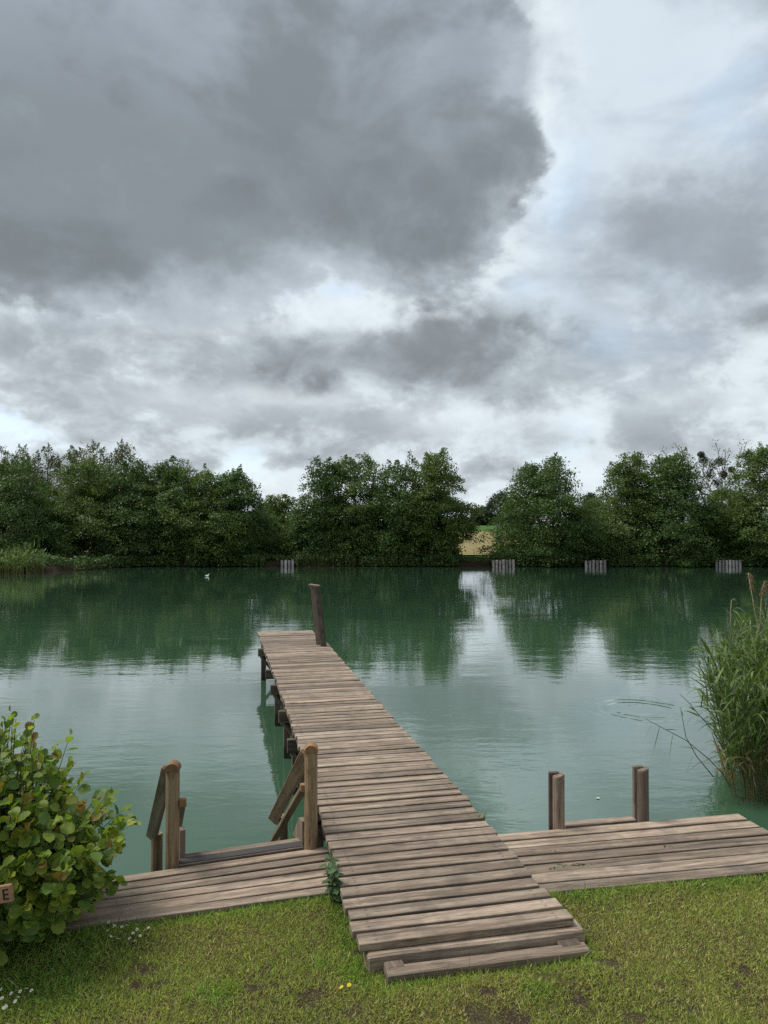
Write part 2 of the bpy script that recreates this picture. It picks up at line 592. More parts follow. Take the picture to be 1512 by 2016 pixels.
def ground_z(x, y):
    x, y = np.asarray(x, float), np.asarray(y, float)
    lawn = LAWN + 0.035 * (fbm(x * 1.3, y * 1.3, 11) - 0.5) + 0.02 * np.clip(3.4 - y, 0, 40)
    for (ax, ay, bx, by) in ((-2.3, 4.02, -0.30, 4.68), (1.05, 4.72, 3.4, 5.24), (0.05, 3.70, 1.15, 3.95)):      # turf banked up against the platforms
        q = np.clip(((x - ax) * (bx - ax) + (y - ay) * (by - ay)) / ((bx - ax) ** 2 + (by - ay) ** 2), 0, 1)
        dd = np.hypot(x - ax - q * (bx - ax), y - ay - q * (by - ay))
        lawn = lawn + (0.026 if ay > 4 else 0.04) * np.exp(-(dd / 0.14) ** 2)
    rise = 0.36 + 0.1 * sstep(y, 59, 63) + 1.4 * sstep(y, 64, 205) + 2.6 * sstep(y, 170, 380) + 1.0 * sstep(y, 400, 1500)
    rise = rise + 0.12 * (fbm(x * 0.7, y * 0.7, 3) - 0.5)
    bed = -1.3
    a = 1 - sstep(y, near_shore(x), near_shore(x) + 0.5)
    b = sstep(y, far_shore(x) - 0.25, far_shore(x) + 0.25)
    side = sstep(np.abs(x), 55, 57)
    z = bed + (lawn - bed) * a
    z = np.where(y > 30, bed + (rise - bed) * b, z)
    return np.where(side > 0, z + (np.maximum(z, 0.6) - z) * side, z)


def axis_lines(lo, hi, dense):
    """grid lines: dense intervals given as (a, b, step), sparse elsewhere"""
    pts = {lo, hi}
    for a, b, s in dense:
        pts.update(np.arange(a, b + 1e-6, s).round(4).tolist())
    p = sorted(pts)
    return np.array(p)


gx = axis_lines(-2500, 2500, [(-6, 9, 0.15), (-58, 58, 1.0), (-300, 300, 25), (-2500, 2500, 250)])
gy = axis_lines(-400, 4000, [(2, 6.5, 0.06), (6.5, 11, 0.25), (-6, 40, 1.0), (49, 61, 0.12), (61, 80, 1.0), (-400, 400, 20), (400, 4000, 200)])
GX, GY = np.meshgrid(gx, gy)
GZ = ground_z(GX, GY)
nx = len(gx)
idx = np.arange(nx * len(gy)).reshape(len(gy), nx)
GF = np.stack([idx[:-1, :-1], idx[:-1, 1:], idx[1:, 1:], idx[1:, :-1]], -1).reshape(-1, 4)


def ground_mat():
    m, t, p = new_mat('turf_and_soil')
    pos = t.new('ShaderNodeNewGeometry').outputs['Position']
    x, y, z = t.sep(pos)
    a = t.noise(pos, 2.2, 5, 0.6)
    b = t.rng(t.noise(pos, 95, 5, 0.7), 0.35, 0.65)
    soil = t.mix(b, (.045, .03, .02), (.20, .145, .095))
    turf = t.mix(b, (.09, .10, .03), (.26, .25, .09))
    near = t.mix(t.rng(a, 0.35, 0.6), turf, soil)
    meadow = t.mix(t.noise(pos, 0.6, 6, 0.65), (.035, .055, .016), (.10, .12, .04))
    col = t.mix(t.rng(y, 20, 30), near, meadow)
    # bare earth where the ground falls to the water
    earth = t.mix(b, (.018, .013, .01), (.075, .05, .035))
    col = t.mix(t.rng(z, 0.56, 0.36), col, earth)
    # trodden patches on the lawn
    f = t.m('MULTIPLY', t.rng(t.noise(pos, 4.2, 4, 0.6), 0.56, 0.66), t.rng(y, 6, 5))
    col = t.mix(f, col, soil)
    t.put(p.inputs['Base Color'], col)
    p.inputs['Roughness'].default_value = 0.95
    p.inputs['Specular IOR Level'].default_value = 0.1
    bp = t.new('ShaderNodeBump')
    bp.inputs['Distance'].default_value = 0.02
    t.put(bp.inputs['Height'], b)
    t.l.new(bp.outputs[0], p.inputs['Normal'])
    return m


ground = link('ground', npmesh('ground', np.stack([GX, GY, GZ], -1).reshape(-1, 3), GF, smooth=True), ground_mat())
tag(ground, kind='structure')


def field(name, x0, x1, y0, y1, nx_, ny_, lift, mat):
    X, Y = np.meshgrid(np.linspace(x0, x1, nx_), np.linspace(y0, y1, ny_))
    V = np.stack([X, Y, ground_z(X, Y) + lift], -1).reshape(-1, 3)
    i = np.arange(nx_ * ny_).reshape(ny_, nx_)
    F = np.stack([i[:-1, :-1], i[:-1, 1:], i[1:, 1:], i[1:, :-1]], -1).reshape(-1, 4)
    return tag(link(name, npmesh(name, V, F, smooth=True), mat), kind='structure')


def crop_mat(name, c1, c2, sc):
    m, t, p = new_mat(name)
    pos = t.new('ShaderNodeNewGeometry').outputs['Position']
    n = t.noise(t.v('MULTIPLY', pos, (1, 0.25, 1)), sc, 7, 0.7)
    n2 = t.noise(pos, 0.12, 3, 0.5)
    col = t.mix(t.rng(n, 0.3, 0.7), c1, c2)
    col = t.mix(t.m('MULTIPLY', n2, 0.4), col, t.v('MULTIPLY', col, (0.75, 0.85, 0.7)))
    t.put(p.inputs['Base Color'], col)
    p.inputs['Roughness'].default_value = 1.0
    p.inputs['Specular IOR Level'].default_value = 0.05
    return m


field('golden_field', -160, 160, 68, 205, 60, 60, 0.12, crop_mat('dry_golden_grass', (.15, .12, .055), (.24, .20, .10), 2.2))
field('green_field', -260, 260, 206, 372, 60, 50, 0.12, crop_mat('green_crop', (.04, .085, .02), (.07, .125, .03), 0.8))


def water_mat():
    m, t, p = new_mat('milky_green_pond_water')
    pos = t.new('ShaderNodeNewGeometry').outputs['Position']
    n0 = t.noise(pos, 0.25, 3, 0.5)
    t.put(p.inputs['Base Color'], t.mix(n0, (.032, .078, .042), (.040, .090, .054)))
    p.inputs['Roughness'].default_value = 0.015
    p.inputs['IOR'].default_value = 1.5
    p.inputs['Coat Weight'].default_value = 1.0
    p.inputs['Coat Roughness'].default_value = 0.015
    p.inputs['Coat IOR'].default_value = 1.5
    # wind ripples: crests lie across the view, in drifting patches
    v1 = t.v('MULTIPLY', pos, (0.45, 1.0, 1.0))
    w1 = t.noise(v1, 1.1, 3, 0.5, 0.3)
    w2 = t.noise(t.v('ADD', v1, (4, 9, 0)), 4.5, 3, 0.55, 0.3)
    w3 = t.noise(t.v('ADD', v1, (14, 3, 0)), 15.0, 2, 0.5)
    patch = t.rng(t.noise(t.v('MULTIPLY', pos, (0.05, 0.16, 1)), 1.0, 3, 0.5), 0.36, 0.62, 0.35, 1.25)
    hgt = t.m('ADD', t.m('MULTIPLY', w1, 0.0065), t.m('ADD', t.m('MULTIPLY', w2, 0.0030), t.m('MULTIPLY', w3, 0.0008)))
    hgt = t.m('MULTIPLY', hgt, patch)
    # one ring of ripples where something broke the surface
    c = on_z(1262, 1398, 0)
    r = t.v('LENGTH', t.v('SUBTRACT', pos, (c.x, c.y, 0)))
    ring = t.m('MULTIPLY', t.m('SINE', t.m('ADD', t.m('MULTIPLY', r, 30.0), t.m('MULTIPLY', w1, 9.0))), t.m('MULTIPLY', t.rng(r, 1.25, 0.3), t.rng(r, 0.1, 0.7)))
    hgt = t.m('ADD', hgt, t.m('MULTIPLY', ring, 0.0022))
    b = t.new('ShaderNodeBump')
    b.inputs['Strength'].default_value = 1.0
    b.inputs['Distance'].default_value = 1.0
    t.put(b.inputs['Height'], hgt)
    t.l.new(b.outputs[0], p.inputs['Normal'])
    t.l.new(b.outputs[0], p.inputs['Coat Normal'])
    return m


wx = np.linspace(-58, 58, 30)
wy = np.linspace(3.5, 62, 30)
WX, WY = np.meshgrid(wx, wy)
wi = np.arange(900).reshape(30, 30)
pond = link('pond_water', npmesh('pond_water', np.stack([WX, WY, WX * 0], -1).reshape(-1, 3),
            np.stack([wi[:-1, :-1], wi[:-1, 1:], wi[1:, 1:], wi[1:, :-1]], -1).reshape(-1, 4), smooth=True), water_mat())
tag(pond, kind='structure')

# ---------------------------------------------------------------- trees
L_ALDER = leaf_mat('alder_leaves_dark', (.034, .07, .016), (.075, .135, .034), 0.28, 0.5)
L_ALDER2 = leaf_mat('alder_leaves_mid', (.046, .082, .017), (.10, .155, .038), 0.3, 0.5)
L_LIGHT = leaf_mat('shrub_leaves_pale', (.06, .10, .03), (.12, .175, .06), 0.3, 0.5)
L_WILLOW = leaf_mat('willow_leaves_grey', (.06, .08, .04), (.11, .135, .075), 0.25, 0.55)
L_OAK = leaf_mat('far_oak_leaves', (.02, .04, .016), (.04, .066, .026), 0.15, 0.6)
L_MIST = leaf_mat('mistletoe_leaves', (.022, .034, .012), (.04, .055, .02), 0.15, 0.6)


def rhombs(P, N, size, r, aspect=0.72):
    """leaf faces at P (n,3) with normals N: a folded pointed quad each"""
    n = len(P)
    N = N / np.linalg.norm(N, axis=1, keepdims=True)
    A = r.normal(size=(n, 3))
    U = A - N * (A * N).sum(1, keepdims=True)
    U /= np.linalg.norm(U, axis=1, keepdims=True)
    W = np.cross(N, U)
    s = size[:, None]
    V = np.empty((n, 4, 3))
    V[:, 0] = P - U * s * 0.5
    V[:, 1] = P + W * s * 0.5 * aspect + N * s * 0.10 + U * s * 0.05
    V[:, 2] = P + U * s * 0.5
    V[:, 3] = P - W * s * 0.5 * aspect + N * s * 0.10 + U * s * 0.05
    return V.reshape(-1, 3), np.arange(n * 4).reshape(n, 4)


PROFILES = {
    'alder': ([0, .08, .28, .55, .78, .92, 1.0], [.90, 1.02, 1.0, .95, .78, .48, .08]),
    'cone': ([0, .1, .3, .55, .8, .93, 1.0], [.85, 1.0, .98, .82, .54, .30, .05]),
    'lolly': ([0, .12, .3, .5, .75, .92, 1.0], [.45, .62, .92, 1.0, .72, .40, .06]),
    'round': ([0, .1, .3, .6, .85, 1.0], [.55, .85, 1.0, .95, .6, .08]),
    'willow': ([0, .15, .4, .7, .9, 1.0], [.35, .7, 1.0, .9, .55, .1]),
}


def tree_pos(px, depth):
    x = (px - 756) / 1400.0 * depth
    return x, depth


def make_tree(name, label, px, top_py, hw_px, depth, mat, seed, shape='alder', clumps=430, per=92, leaf=0.155, base_gap=0.0,
              density_top=1.0, group='trees on the far bank', cat='tree', leaders=12, trunks=3, flat=0.15, spread=0.34, hollow=0.42, nstem=5):
    r = np.random.RandomState(seed)
    x, y = tree_pos(px, depth)
    gz = float(ground_z(x, y))
    top = EYE + (1040 - top_py) / 1400.0 * depth
    H = top - gz
    hw = hw_px / 1400.0 * depth * 1.12
    z0 = H * base_gap
    T, Rr = PROFILES[shape]
    # bulges of the envelope
    ph = r.uniform(0, 6.28, 6)

    def envelope(t, a):
        q = np.interp(t, T, Rr)
        q = q * (1 + 0.14 * np.sin(2 * a + ph[0] + 5 * t) + 0.10 * np.sin(3 * a + ph[1] - 7 * t) + 0.09 * np.sin(5 * a + ph[2] + 11 * t))
        return q * hw
    t = r.beta(1.15, 1.25, clumps * 3)
    keep = r.rand(len(t)) < (0.35 + 0.65 * np.interp(t, T, Rr)) * np.where(t > 0.55, density_top, 1.0)
    t = t[keep][:clumps]
    n = len(t)
    a = r.uniform(0, 2 * math.pi, n)
    rad = envelope(t, a) * (1 - hollow * r.rand(n) ** 1.6)
    C = np.stack([np.cos(a) * rad, np.sin(a) * rad * 0.85, z0 + t * (H * 0.97 - z0)], 1)
    C[:, 2] += r.normal(0, 0.12, n)
    # the upper crown parts into several stems, each with its own pointed top
    stems = []
    for k in range(nstem):
        sa = 6.28 * (k + r.uniform(-.3, .3)) / max(nstem, 1)
        sr = hw * r.uniform(.25, .62) if k else hw * .12
        stems.append((math.cos(sa) * sr, math.sin(sa) * sr * .8, r.uniform(.88, .99) if k else 1.0))
    if nstem:
        for i in np.where(t > .5)[0]:
            sx, sy, sh = stems[r.randint(nstem)]
            f = (t[i] - .5) / .5
            rl = hw * .60 * (1 - f) ** .55 + .12
            q = math.sqrt(r.rand())
            C[i] = (sx * (.75 + .25 * (1 - f)) + math.cos(a[i]) * rl * q, sy + math.sin(a[i]) * rl * q, z0 + (.46 + (sh - .46) * f) * (H - z0) * .97)
    out = np.stack([np.cos(a), np.sin(a), np.zeros(n)], 1)
    sz = r.uniform(0.65, 1.35, n)
    cnt = np.maximum(8, (per * sz ** 1.5).astype(int))
    ci = np.repeat(np.arange(n), cnt)
    m = len(ci)
    # each clump is a flattened spray drooping outward
    g = np.clip(r.normal(size=(m, 3)), -1.75, 1.75)
    rr = g * np.array([spread, spread, flat]) * sz[ci][:, None]
    rr *= (hw / 3.6) ** 0.4
    proj = (rr * out[ci]).sum(1)
    rr[:, 2] -= 0.28 * proj
    P = C[ci] + rr
    N = 0.55 * np.array([0, 0, 1.0]) + 0.55 * out[ci] + 0.75 * r.normal(size=(m, 3))
    Ps, Ns = [P], [N]
    # leading shoots that give the ragged skyline
    tips = []
    for k in range(leaders + 10 * (nstem > 0)):
        la = r.uniform(0, 6.28)
        lt = r.uniform(0.5, 0.97)
        lr = float(envelope(lt, la)) * r.uniform(0.35, 0.95)
        b = np.array([math.cos(la) * lr, math.sin(la) * lr * .85, z0 + lt * (H - z0) * 0.95])
        if nstem and k < 2 * nstem:                     # leading shoot of a stem
            sx, sy, sh = stems[k % nstem]
            b = np.array([sx * .8 + r.normal(0, .22), sy * .8 + r.normal(0, .22), z0 + (sh * (.93 if k < nstem else .84)) * (H - z0) * .97])
            lt = .9
        ln = r.uniform(0.4, 0.95) * (1.0 if lt > 0.7 else 0.8) * H / 9.5
        d = np.array([math.cos(la) * 0.3, math.sin(la) * 0.3, 1.0]) + r.normal(0, 0.12, 3)
        q = 70
        s = np.round(r.rand(q) * 6) / 6 * .9 + r.rand(q) * .1
        pr = (0.24 * (1 - s) + 0.05)[:, None] * np.clip(r.normal(size=(q, 3)), -1.5, 1.5) * np.array([1, 1, 0.5])
        Ps.append(b + d * (s * ln)[:, None] + pr)
        Ns.append(np.array([0, 0, 0.5]) + r.normal(size=(q, 3)))
        tips.append((b, d * ln))
    P, N = np.concatenate(Ps), np.concatenate(Ns)
    P[:, 2] = np.maximum(P[:, 2], 0.12 - gz + 0.0 * P[:, 2])
    root = empty(name, (x, y, gz))
    tag(root, label, cat, group)
    V, F = rhombs(P, N, leaf * r.uniform(0.6, 1.3, len(P)), r)
    link('crown', npmesh('crown', V, F), mat, root)
    # trunk and limbs
    mb = MB()
    rb = 0.016 * H
    for k in range(trunks):
        ba = r.uniform(0, 6.28)
        bx, by = math.cos(ba) * 0.25 * (trunks > 1), math.sin(ba) * 0.25 * (trunks > 1)
        lean = hw * 0.35 * (trunks > 1)
        pts = []
        for s in np.linspace(0, 1, 7):
            pts.append((bx + math.cos(ba) * lean * s + r.normal(0, 0.06), by + math.sin(ba) * lean * s + r.normal(0, 0.06), -0.3 + s * H * 0.88))
        mb.tube(pts, [rb * (1 - 0.86 * s) + 0.01 for s in np.linspace(0, 1, 7)], 7)
        for q in range(9):
            f = r.uniform(0.15, 0.85)
            i0 = int(f * 6)
            p0 = Vector(pts[i0]).lerp(Vector(pts[i0 + 1]), f * 6 - i0)
            j = r.randint(n)
            p1 = Vector(C[j])
            if (p1 - p0).length > hw * 1.4 or p1.z < p0.z - 0.3:
                continue
            pm = p0.lerp(p1, 0.5) + Vector((0, 0, 0.2))
            mb.tube([p0, pm, p1], [rb * 0.4 * (1 - 0.7 * f), rb * 0.25 * (1 - 0.6 * f), 0.012], 5)
    for b, d in tips:
        mb.tube([Vector(b - d * 0.4), Vector(b + d * 0.3), Vector(b + d)], [0.03, 0.018, 0.008], 4)
    mb.build('trunk', M_BARK, root, smooth=True)
    return root


TREES = [
    # name, label, px, top, hw, depth, material, seed, kwargs
    ('alder_tree', 'dark alder cut by the left edge of the photo, behind the far reeds', 28, 892, 95, 57, L_ALDER, 1, {}),
    ('alder_tree', 'alder right of the sky gap in the left clump, above the brown bank', 172, 900, 84, 60.5, L_ALDER2, 2, {}),
    ('alder_tree', 'alder in the left clump, between the brown bank and the white bird', 262, 903, 78, 61, L_ALDER, 3, {}),
    ('alder_tree', 'twin topped alder of the left clump with two feathery leading shoots', 338, 892, 76, 62, L_ALDER, 4, {}),
    ('alder_tree', 'alder directly above the floating white bird', 402, 912, 76, 60.5, L_ALDER2, 5, {}),
    ('alder_tree', 'right end alder of the left clump, beside the first sky gap', 462, 916, 70, 61, L_ALDER, 6, {}),
    ('alder_tree', 'left end alder of the middle clump, above the dark rushes', 640, 894, 62, 61.5, L_ALDER, 7, dict(density_top=.62)),
    ('alder_tree', 'alder second from the left in the middle clump, above the jetty post', 708, 888, 72, 62, L_ALDER2, 8, dict(density_top=.62)),
    ('alder_tree', 'alder second from the right in the middle clump, flat topped', 790, 890, 76, 61.5, L_ALDER, 9, dict(density_top=.6)),
    ('alder_tree', 'tallest alder at the right end of the middle clump beside the golden field', 862, 880, 70, 60.5, L_ALDER2, 10, dict(shape='lolly', density_top=.8)),
    ('alder_tree', 'lone conical alder just right of the golden field', 1078, 890, 92, 60.5, L_ALDER, 11, dict(shape='cone', clumps=500)),
    ('alder_tree', 'alder with ragged top left of the mistletoe tree, above a bare post wall', 1244, 888, 62, 62, L_ALDER2, 12, {}),
    ('alder_tree', 'broad dark alder immediately left of the mistletoe tree', 1325, 884, 84, 61, L_ALDER, 13, dict(clumps=470)),
    ('alder_tree', 'alder cut by the right edge of the photo', 1510, 872, 72, 60, L_ALDER2, 14, {}),
]
for (nm, lb, px, top, hw, dep, mat, seed, kw) in TREES:
    make_tree(nm, lb, px, top, hw, dep, mat, seed, **kw)
SHRUBS = [
    ('low open tree filling the gap between the left and middle clumps', 556, 968, 52, 66, L_ALDER2, 21, dict(clumps=240, density_top=.5)),
    ('pale green rounded shrub between the conical alder and its right neighbours', 1172, 988, 66, 61, L_LIGHT, 22, dict(clumps=330, shape='round', nstem=0)),
    ('bushy young tree below the mistletoe tree', 1425, 962, 66, 62.5, L_ALDER2, 23, dict(clumps=300, shape='round', nstem=0)),
    ('small shrub in the gap above the brown bank', 108, 985, 52, 63, L_ALDER2, 24, dict(clumps=230, shape='round', nstem=0)),
]
for (lb, px, top, hw, dep, mat, seed, kw) in SHRUBS:
    make_tree('waterside_shrub', lb, px, top, hw, dep, mat, seed, leaders=5, trunks=2, group='shrubs on the far bank', cat='shrub', **kw)
WILLOWS = [
    ('grey green willow top behind the alder at the left photo edge', 30, 872, 70, 84, 31),
    ('grey green willow seen through the sky gap of the left clump', 92, 876, 52, 86, 32),
    ('tallest grey green willow rising behind the left clump', 168, 862, 62, 84, 33),
    ('grey green willow right of the tallest one behind the left clump', 238, 868, 52, 85, 34),
]
for (lb, px, top, hw, dep, seed) in WILLOWS:
    make_tree('willow_tree', lb, px, top, hw, dep, L_WILLOW, seed, shape='willow', clumps=330, per=42, leaf=0.18, leaders=10, trunks=2, flat=0.24,
              density_top=.8, group='willows behind the left clump', base_gap=0.12)
FAR = [
    ('dark rounded far tree in the gap above the green field', 986, 970, 30, 365, 41, 'round'),
    ('far tree peeping past the middle clump over the golden field', 950, 1000, 22, 372, 42, 'round'),
    ('small pointed far tree between the conical alder and its right neighbour', 1164, 966, 16, 220, 43, 'cone'),
    ('dark far tree low in the gap right of the left clump', 530, 985, 26, 240, 44, 'round'),
    ('far tree hidden mostly by the conical alder', 1024, 985, 26, 368, 45, 'round'),
]
for (lb, px, top, hw, dep, seed, shp) in FAR:
    make_tree('distant_tree', lb, px, top, hw, dep, L_OAK, seed, shape=shp, clumps=260, per=36, leaf=0.75 * dep / 365, leaders=4, trunks=1, flat=0.55, spread=0.7, nstem=0,
              group='distant trees beyond the fields', base_gap=0.05)

# the half-dead tree hung with mistletoe
def mistletoe_tree():
    r = np.random.RandomState(51)
    dep = 78.0
    x, y = tree_pos(1412, dep)
    gz = float(ground_z(x, y))
    H = EYE + (1040 - 874) / 1400 * dep - gz
    root = tag(empty('mistletoe_tree', (x, y, gz)), 'thin crowned tree hung with dark mistletoe balls, against the sky', 'tree', 'trees on the far bank')
    mb = MB()
    tips = []

    def grow(p, d, ln, rad, lev):
        pts, rds = [p], [rad]
        q = p.copy()
        for k in range(4):
            d = (d + Vector(r.normal(0, 0.16, 3)) + Vector((0, 0, 0.05))).normalized()
            q = q + d * ln / 4
            pts.append(q.copy())
            rds.append(rad * (1 - 0.5 * (k + 1) / 4))
        mb.tube(pts, [max(q_, .028) for q_ in rds], 6 if lev < 2 else 4)
        if lev >= 3:
            tips.append((pts[-1], d)); tips.append((pts[2], d))
            return
        for k in range(3 if lev else 6):
            f = pts[-1] if k == 0 else pts[r.randint(2, 5)]
            nd = (d + Vector(r.normal(0, 0.75, 3)) + Vector((0, 0, 0.15))).normalized()
            grow(f.copy(), nd, ln * r.uniform(0.55, 0.8), rds[-1] * 0.85, lev + 1)
    grow(Vector((0, 0, -0.3)), Vector((0, 0, 1)), H * 0.55, 0.22, 0)
    zm = max(p.z for p, d in tips)
    k = H / zm
    mb.V = [(v[0] * min(k, 1.1), v[1] * min(k, 1.1), v[2] * k) for v in mb.V]
    mb.build('trunk', M_BARK, root, smooth=True)
    P, N = [], []
    for p, d in tips:
        c = np.array((p.x * min(k, 1.1), p.y * min(k, 1.1), p.z * k))
        q = 22
        P.append(c + np.clip(r.normal(size=(q, 3)), -1.4, 1.4) * 0.24)
        N.append(r.normal(size=(q, 3)) + np.array([0, 0, .4]))
    P, N = np.concatenate(P), np.concatenate(N)
    V, F = rhombs(P, N, 0.15 * r.uniform(.6, 1.3, len(P)), r)
    link('crown', npmesh('crown', V, F), L_WILLOW, root)
    for (mx, my, rad) in [(1385, 905, .55), (1402, 915, .7), (1418, 908, .55), (1398, 935, .65), (1412, 950, .6), (1440, 925, .4), (1425, 935, .5), (1380, 895, .4), (1450, 940, .35)]:
        c = on_y(mx, my, dep) - Vector((x, y, gz))
        q = 420
        u = r.normal(size=(q, 3)); u /= np.linalg.norm(u, axis=1, keepdims=True)
        P = np.array(c) + u * (rad * r.rand(q, 1) ** 0.4)
        V, F = rhombs(P, u + r.normal(size=(q, 3)) * .7, 0.17 * r.uniform(.7, 1.3, q), r, 0.5)
        link('mistletoe_ball', npmesh('mistletoe_ball', V, F), L_MIST, root)


mistletoe_tree()


def mass(name, label, cat, P, N, size, mat, seed, aspect=0.72):
    V, F = rhombs(P, N, size, np.random.RandomState(seed), aspect)
    o = link(name, npmesh(name, V, F), mat)
    return tag(o, label, cat, kind='stuff')


def hedge():
    r = np.random.RandomState(61)
    n = 26000
    X = r.uniform(-260, 260, n)
    Y = 374 + r.normal(0, 0.8, n)
    hgt = 2.6 + 2.2 * fbm(X * 0.06, X * 0 + 1, 9) ** 2 + 5.5 * sstep(fbm(X * 0.02, X * 0 + 7, 13), .52, .72)
    Z = ground_z(X, Y) + r.rand(n) ** 0.8 * hgt
    P = np.stack([X, Y, Z], 1)
    N = np.array([0, -0.6, 0.7]) + r.normal(size=(n, 3)) * 0.7
    mass('far_hedge', 'dark hedge line beyond the green field', 'hedge', P, N, r.uniform(0.5, 1.1, n), L_OAK, 62)
    # undergrowth on the far bank, behind and under the alders
    n = 60000
    X = r.uniform(-40, 46, n)
    Y = far_shore(X) + 0.35 + np.abs(r.normal(0, 2.6, n))
    gapx = (X > 6.4) & (X < 9.3)                      # the open view to the golden field
    hgt = 0.15 + 1.5 * fbm(X * 0.5, Y * 0.4, 17) ** 2
    hgt = np.where(gapx, 0.15, hgt)
    pxu = 756 + 1400 * X / Y
    X = np.where((pxu > 84) & (pxu < 150) & (Y < far_shore(X) + 1.2), X - 30, X)     # bare earth bank
    Z = ground_z(X, Y) + r.rand(n) * hgt
    P = np.stack([X, Y, Z], 1)
    N = np.array([0, -0.5, 0.7]) + r.normal(size=(n, 3)) * 0.7
    mass('bank_undergrowth', 'low green undergrowth along the far bank', 'undergrowth', P, N, r.uniform(0.08, 0.22, n), L_ALDER, 63)

    # taller thicket standing behind the first row of trees
    n = 70000
    X = r.uniform(-44, 50, n)
    Y = 66.5 + r.normal(0, 1.0, n) - 7 * sstep(-X, 22, 28)
    hgt = 1.7 + 2.6 * fbm(X * 0.35, X * 0 + 5, 27)
    keep = ~((X > 6.9) & (X < 10.3))
    Z = ground_z(X, Y) + r.rand(n) ** .8 * hgt
    P = np.stack([X, Y, Z], 1)[keep]
    n = len(P)
    mass('bank_thicket', 'dark thicket behind the waterside trees', 'thicket', P, np.array([0, -0.5, 0.6]) + r.normal(size=(n, 3)) * .7, r.uniform(.14, .3, n), L_ALDER, 64)
    # twigs and leaves hanging over the water's edge
    n = 42000
    X = r.uniform(-36, 42, n)
    px = 756 + 1400 * X / far_shore(X)
    cl = fbm(X * .9, X * 0 + 2, 37)
    keep = ~((px > 78) & (px < 152)) & ~((px > 902) & (px < 968)) & (cl > .3) & ~((px > 592) & (px < 664))
    for a, b in PEGS:
        keep &= ~((px > a - 4) & (px < b + 4))
    X = X[keep]; cl = cl[keep]; n = len(X)
    Y = far_shore(X) - np.abs(r.normal(0, .5, n)) * cl * 1.4 + .25
    Z = .06 + r.rand(n) * (.35 + .9 * cl)
    P = np.stack([X, Y, Z], 1)
    mass('overhanging_foliage', 'leafy twigs hanging over the far waterline', 'foliage', P, np.array([0, -0.7, 0.5]) + r.normal(size=(n, 3)) * .7, r.uniform(.08, .2, n), L_ALDER, 65)

    # the wood goes on along the bank at both ends
    n = 90000
    X = np.where(r.rand(n) < .5, r.uniform(-78, -34.5, n), r.uniform(36.5, 78, n))
    Y = far_shore(X) + 5 + np.abs(r.normal(0, 3.0, n))
    hgt = 3.5 + 6.5 * fbm(X * .22, X * 0 + 9, 47)
    cl = fbm(X * 1.1, Y * 1.1 + r.rand(n) * .2, 57)
    P = np.stack([X, Y, ground_z(X, Y) + hgt * r.rand(n) ** .7 * (.75 + .5 * cl)], 1)
    mass('bank_woodland', 'wood going on along the far bank past both ends of the tree rows', 'wood', P, np.array([0, -.5, .6]) + r.normal(size=(n, 3)) * .7, r.uniform(.14, .3, n), L_ALDER, 66)


PEGS = [(552, 580), (968, 1014), (1150, 1194), (1407, 1460)]
hedge()

# ---------------------------------------------------------------- jetty
DECK = 0.85
random.seed(5)
BD = Vector((6481, 1400, 0)).normalized()             # the way the boards lie
LEFT = [on_z(x, y, DECK) for x, y in [(508, 1247), (532, 1307), (555, 1370), (592, 1474), (627, 1586), (655, 1687), (680, 1772), (713, 1880)]]
RIGHT = [on_z(x, y, DECK) for x, y in [(622, 1240), (652, 1275), (712, 1341), (791, 1432), (902, 1550), (979, 1643), (1051, 1726), (1127, 1807), (1160, 1845)]]


def cross(poly, c, d):
    """where the line c + s d meets a polyline, in plan"""
    best = None
    for a, b in zip(poly[:-1], poly[1:]):
        e = b - a
        den = d.x * e.y - d.y * e.x
        if abs(den) < 1e-9:
            continue
        w = a - c
        s = (w.x * e.y - w.y * e.x) / den
        t = (w.x * d.y - w.y * d.x) / den
        lo = -0.5 if a is poly[0] else 0.0
        hi = 1.5 if b is poly[-1] else 1.0
        if lo - 1e-6 <= t <= hi + 1e-6:
            k = c + d * s
            off = max(0, -t, t - 1)
            if best is None or off < best[0]:
                best = (off, k)
    return best[1]


jetty = tag(empty('jetty', (0.55, 4.1, 0)), 'long narrow jetty of grey brown boards running out over the pond', 'jetty')
# board centres run down the middle line from the far end to the near end
far_c = (LEFT[0] + RIGHT[0]) / 2
near_c = (on_z(711, 1862, DECK) + on_z(1128, 1808, DECK)) / 2 + Vector((-BD.y, BD.x, 0)) * 0.058
axis_pts = [far_c, (on_z(627, 1586, DECK) + on_z(937, 1586, DECK)) / 2 + Vector((0, 0, 0)), near_c]
seg = [(axis_pts[i + 1] - axis_pts[i]).length for i in range(2)]
total = sum(seg)
PITCH_B = 0.1335
NB = int(total / PITCH_B)
PITCH_B = total / NB
plank_spots = []
for k in range(NB + 1):
    s = k * PITCH_B
    c = axis_pts[0].lerp(axis_pts[1], s / seg[0]) if s < seg[0] else axis_pts[1].lerp(axis_pts[2], (s - seg[0]) / seg[1])
    # the far end of the deck is notched around the ladder post
    a = cross(LEFT, c, BD)
    b = cross(RIGHT, c, BD)
    w = PITCH_B - random.uniform(0.020, 0.032)
    if k > NB - 22:
        w = PITCH_B - random.uniform(0.026, 0.038)
    jz = random.uniform(-0.004, 0.004)
    tw = Vector((0, random.uniform(-0.004, 0.004), 0))
    a2 = a - BD * random.uniform(-0.012, 0.018) + Vector((0, 0, jz)) + tw
    b2 = b + BD * random.uniform(-0.012, 0.018) + Vector((0, 0, jz + random.uniform(-.002, .002))) - tw
    if k in (0, 1, 2):
        b2 = b2 - BD * 0.10
    plank_spots.append((a, b, c))
    timber('plank', a2, b2, w, 0.046, W_DECK, jetty, bev=0.004, wob=0.0025)
AX = (axis_pts[1] - axis_pts[0]).normalized()         # pointing back to the shore
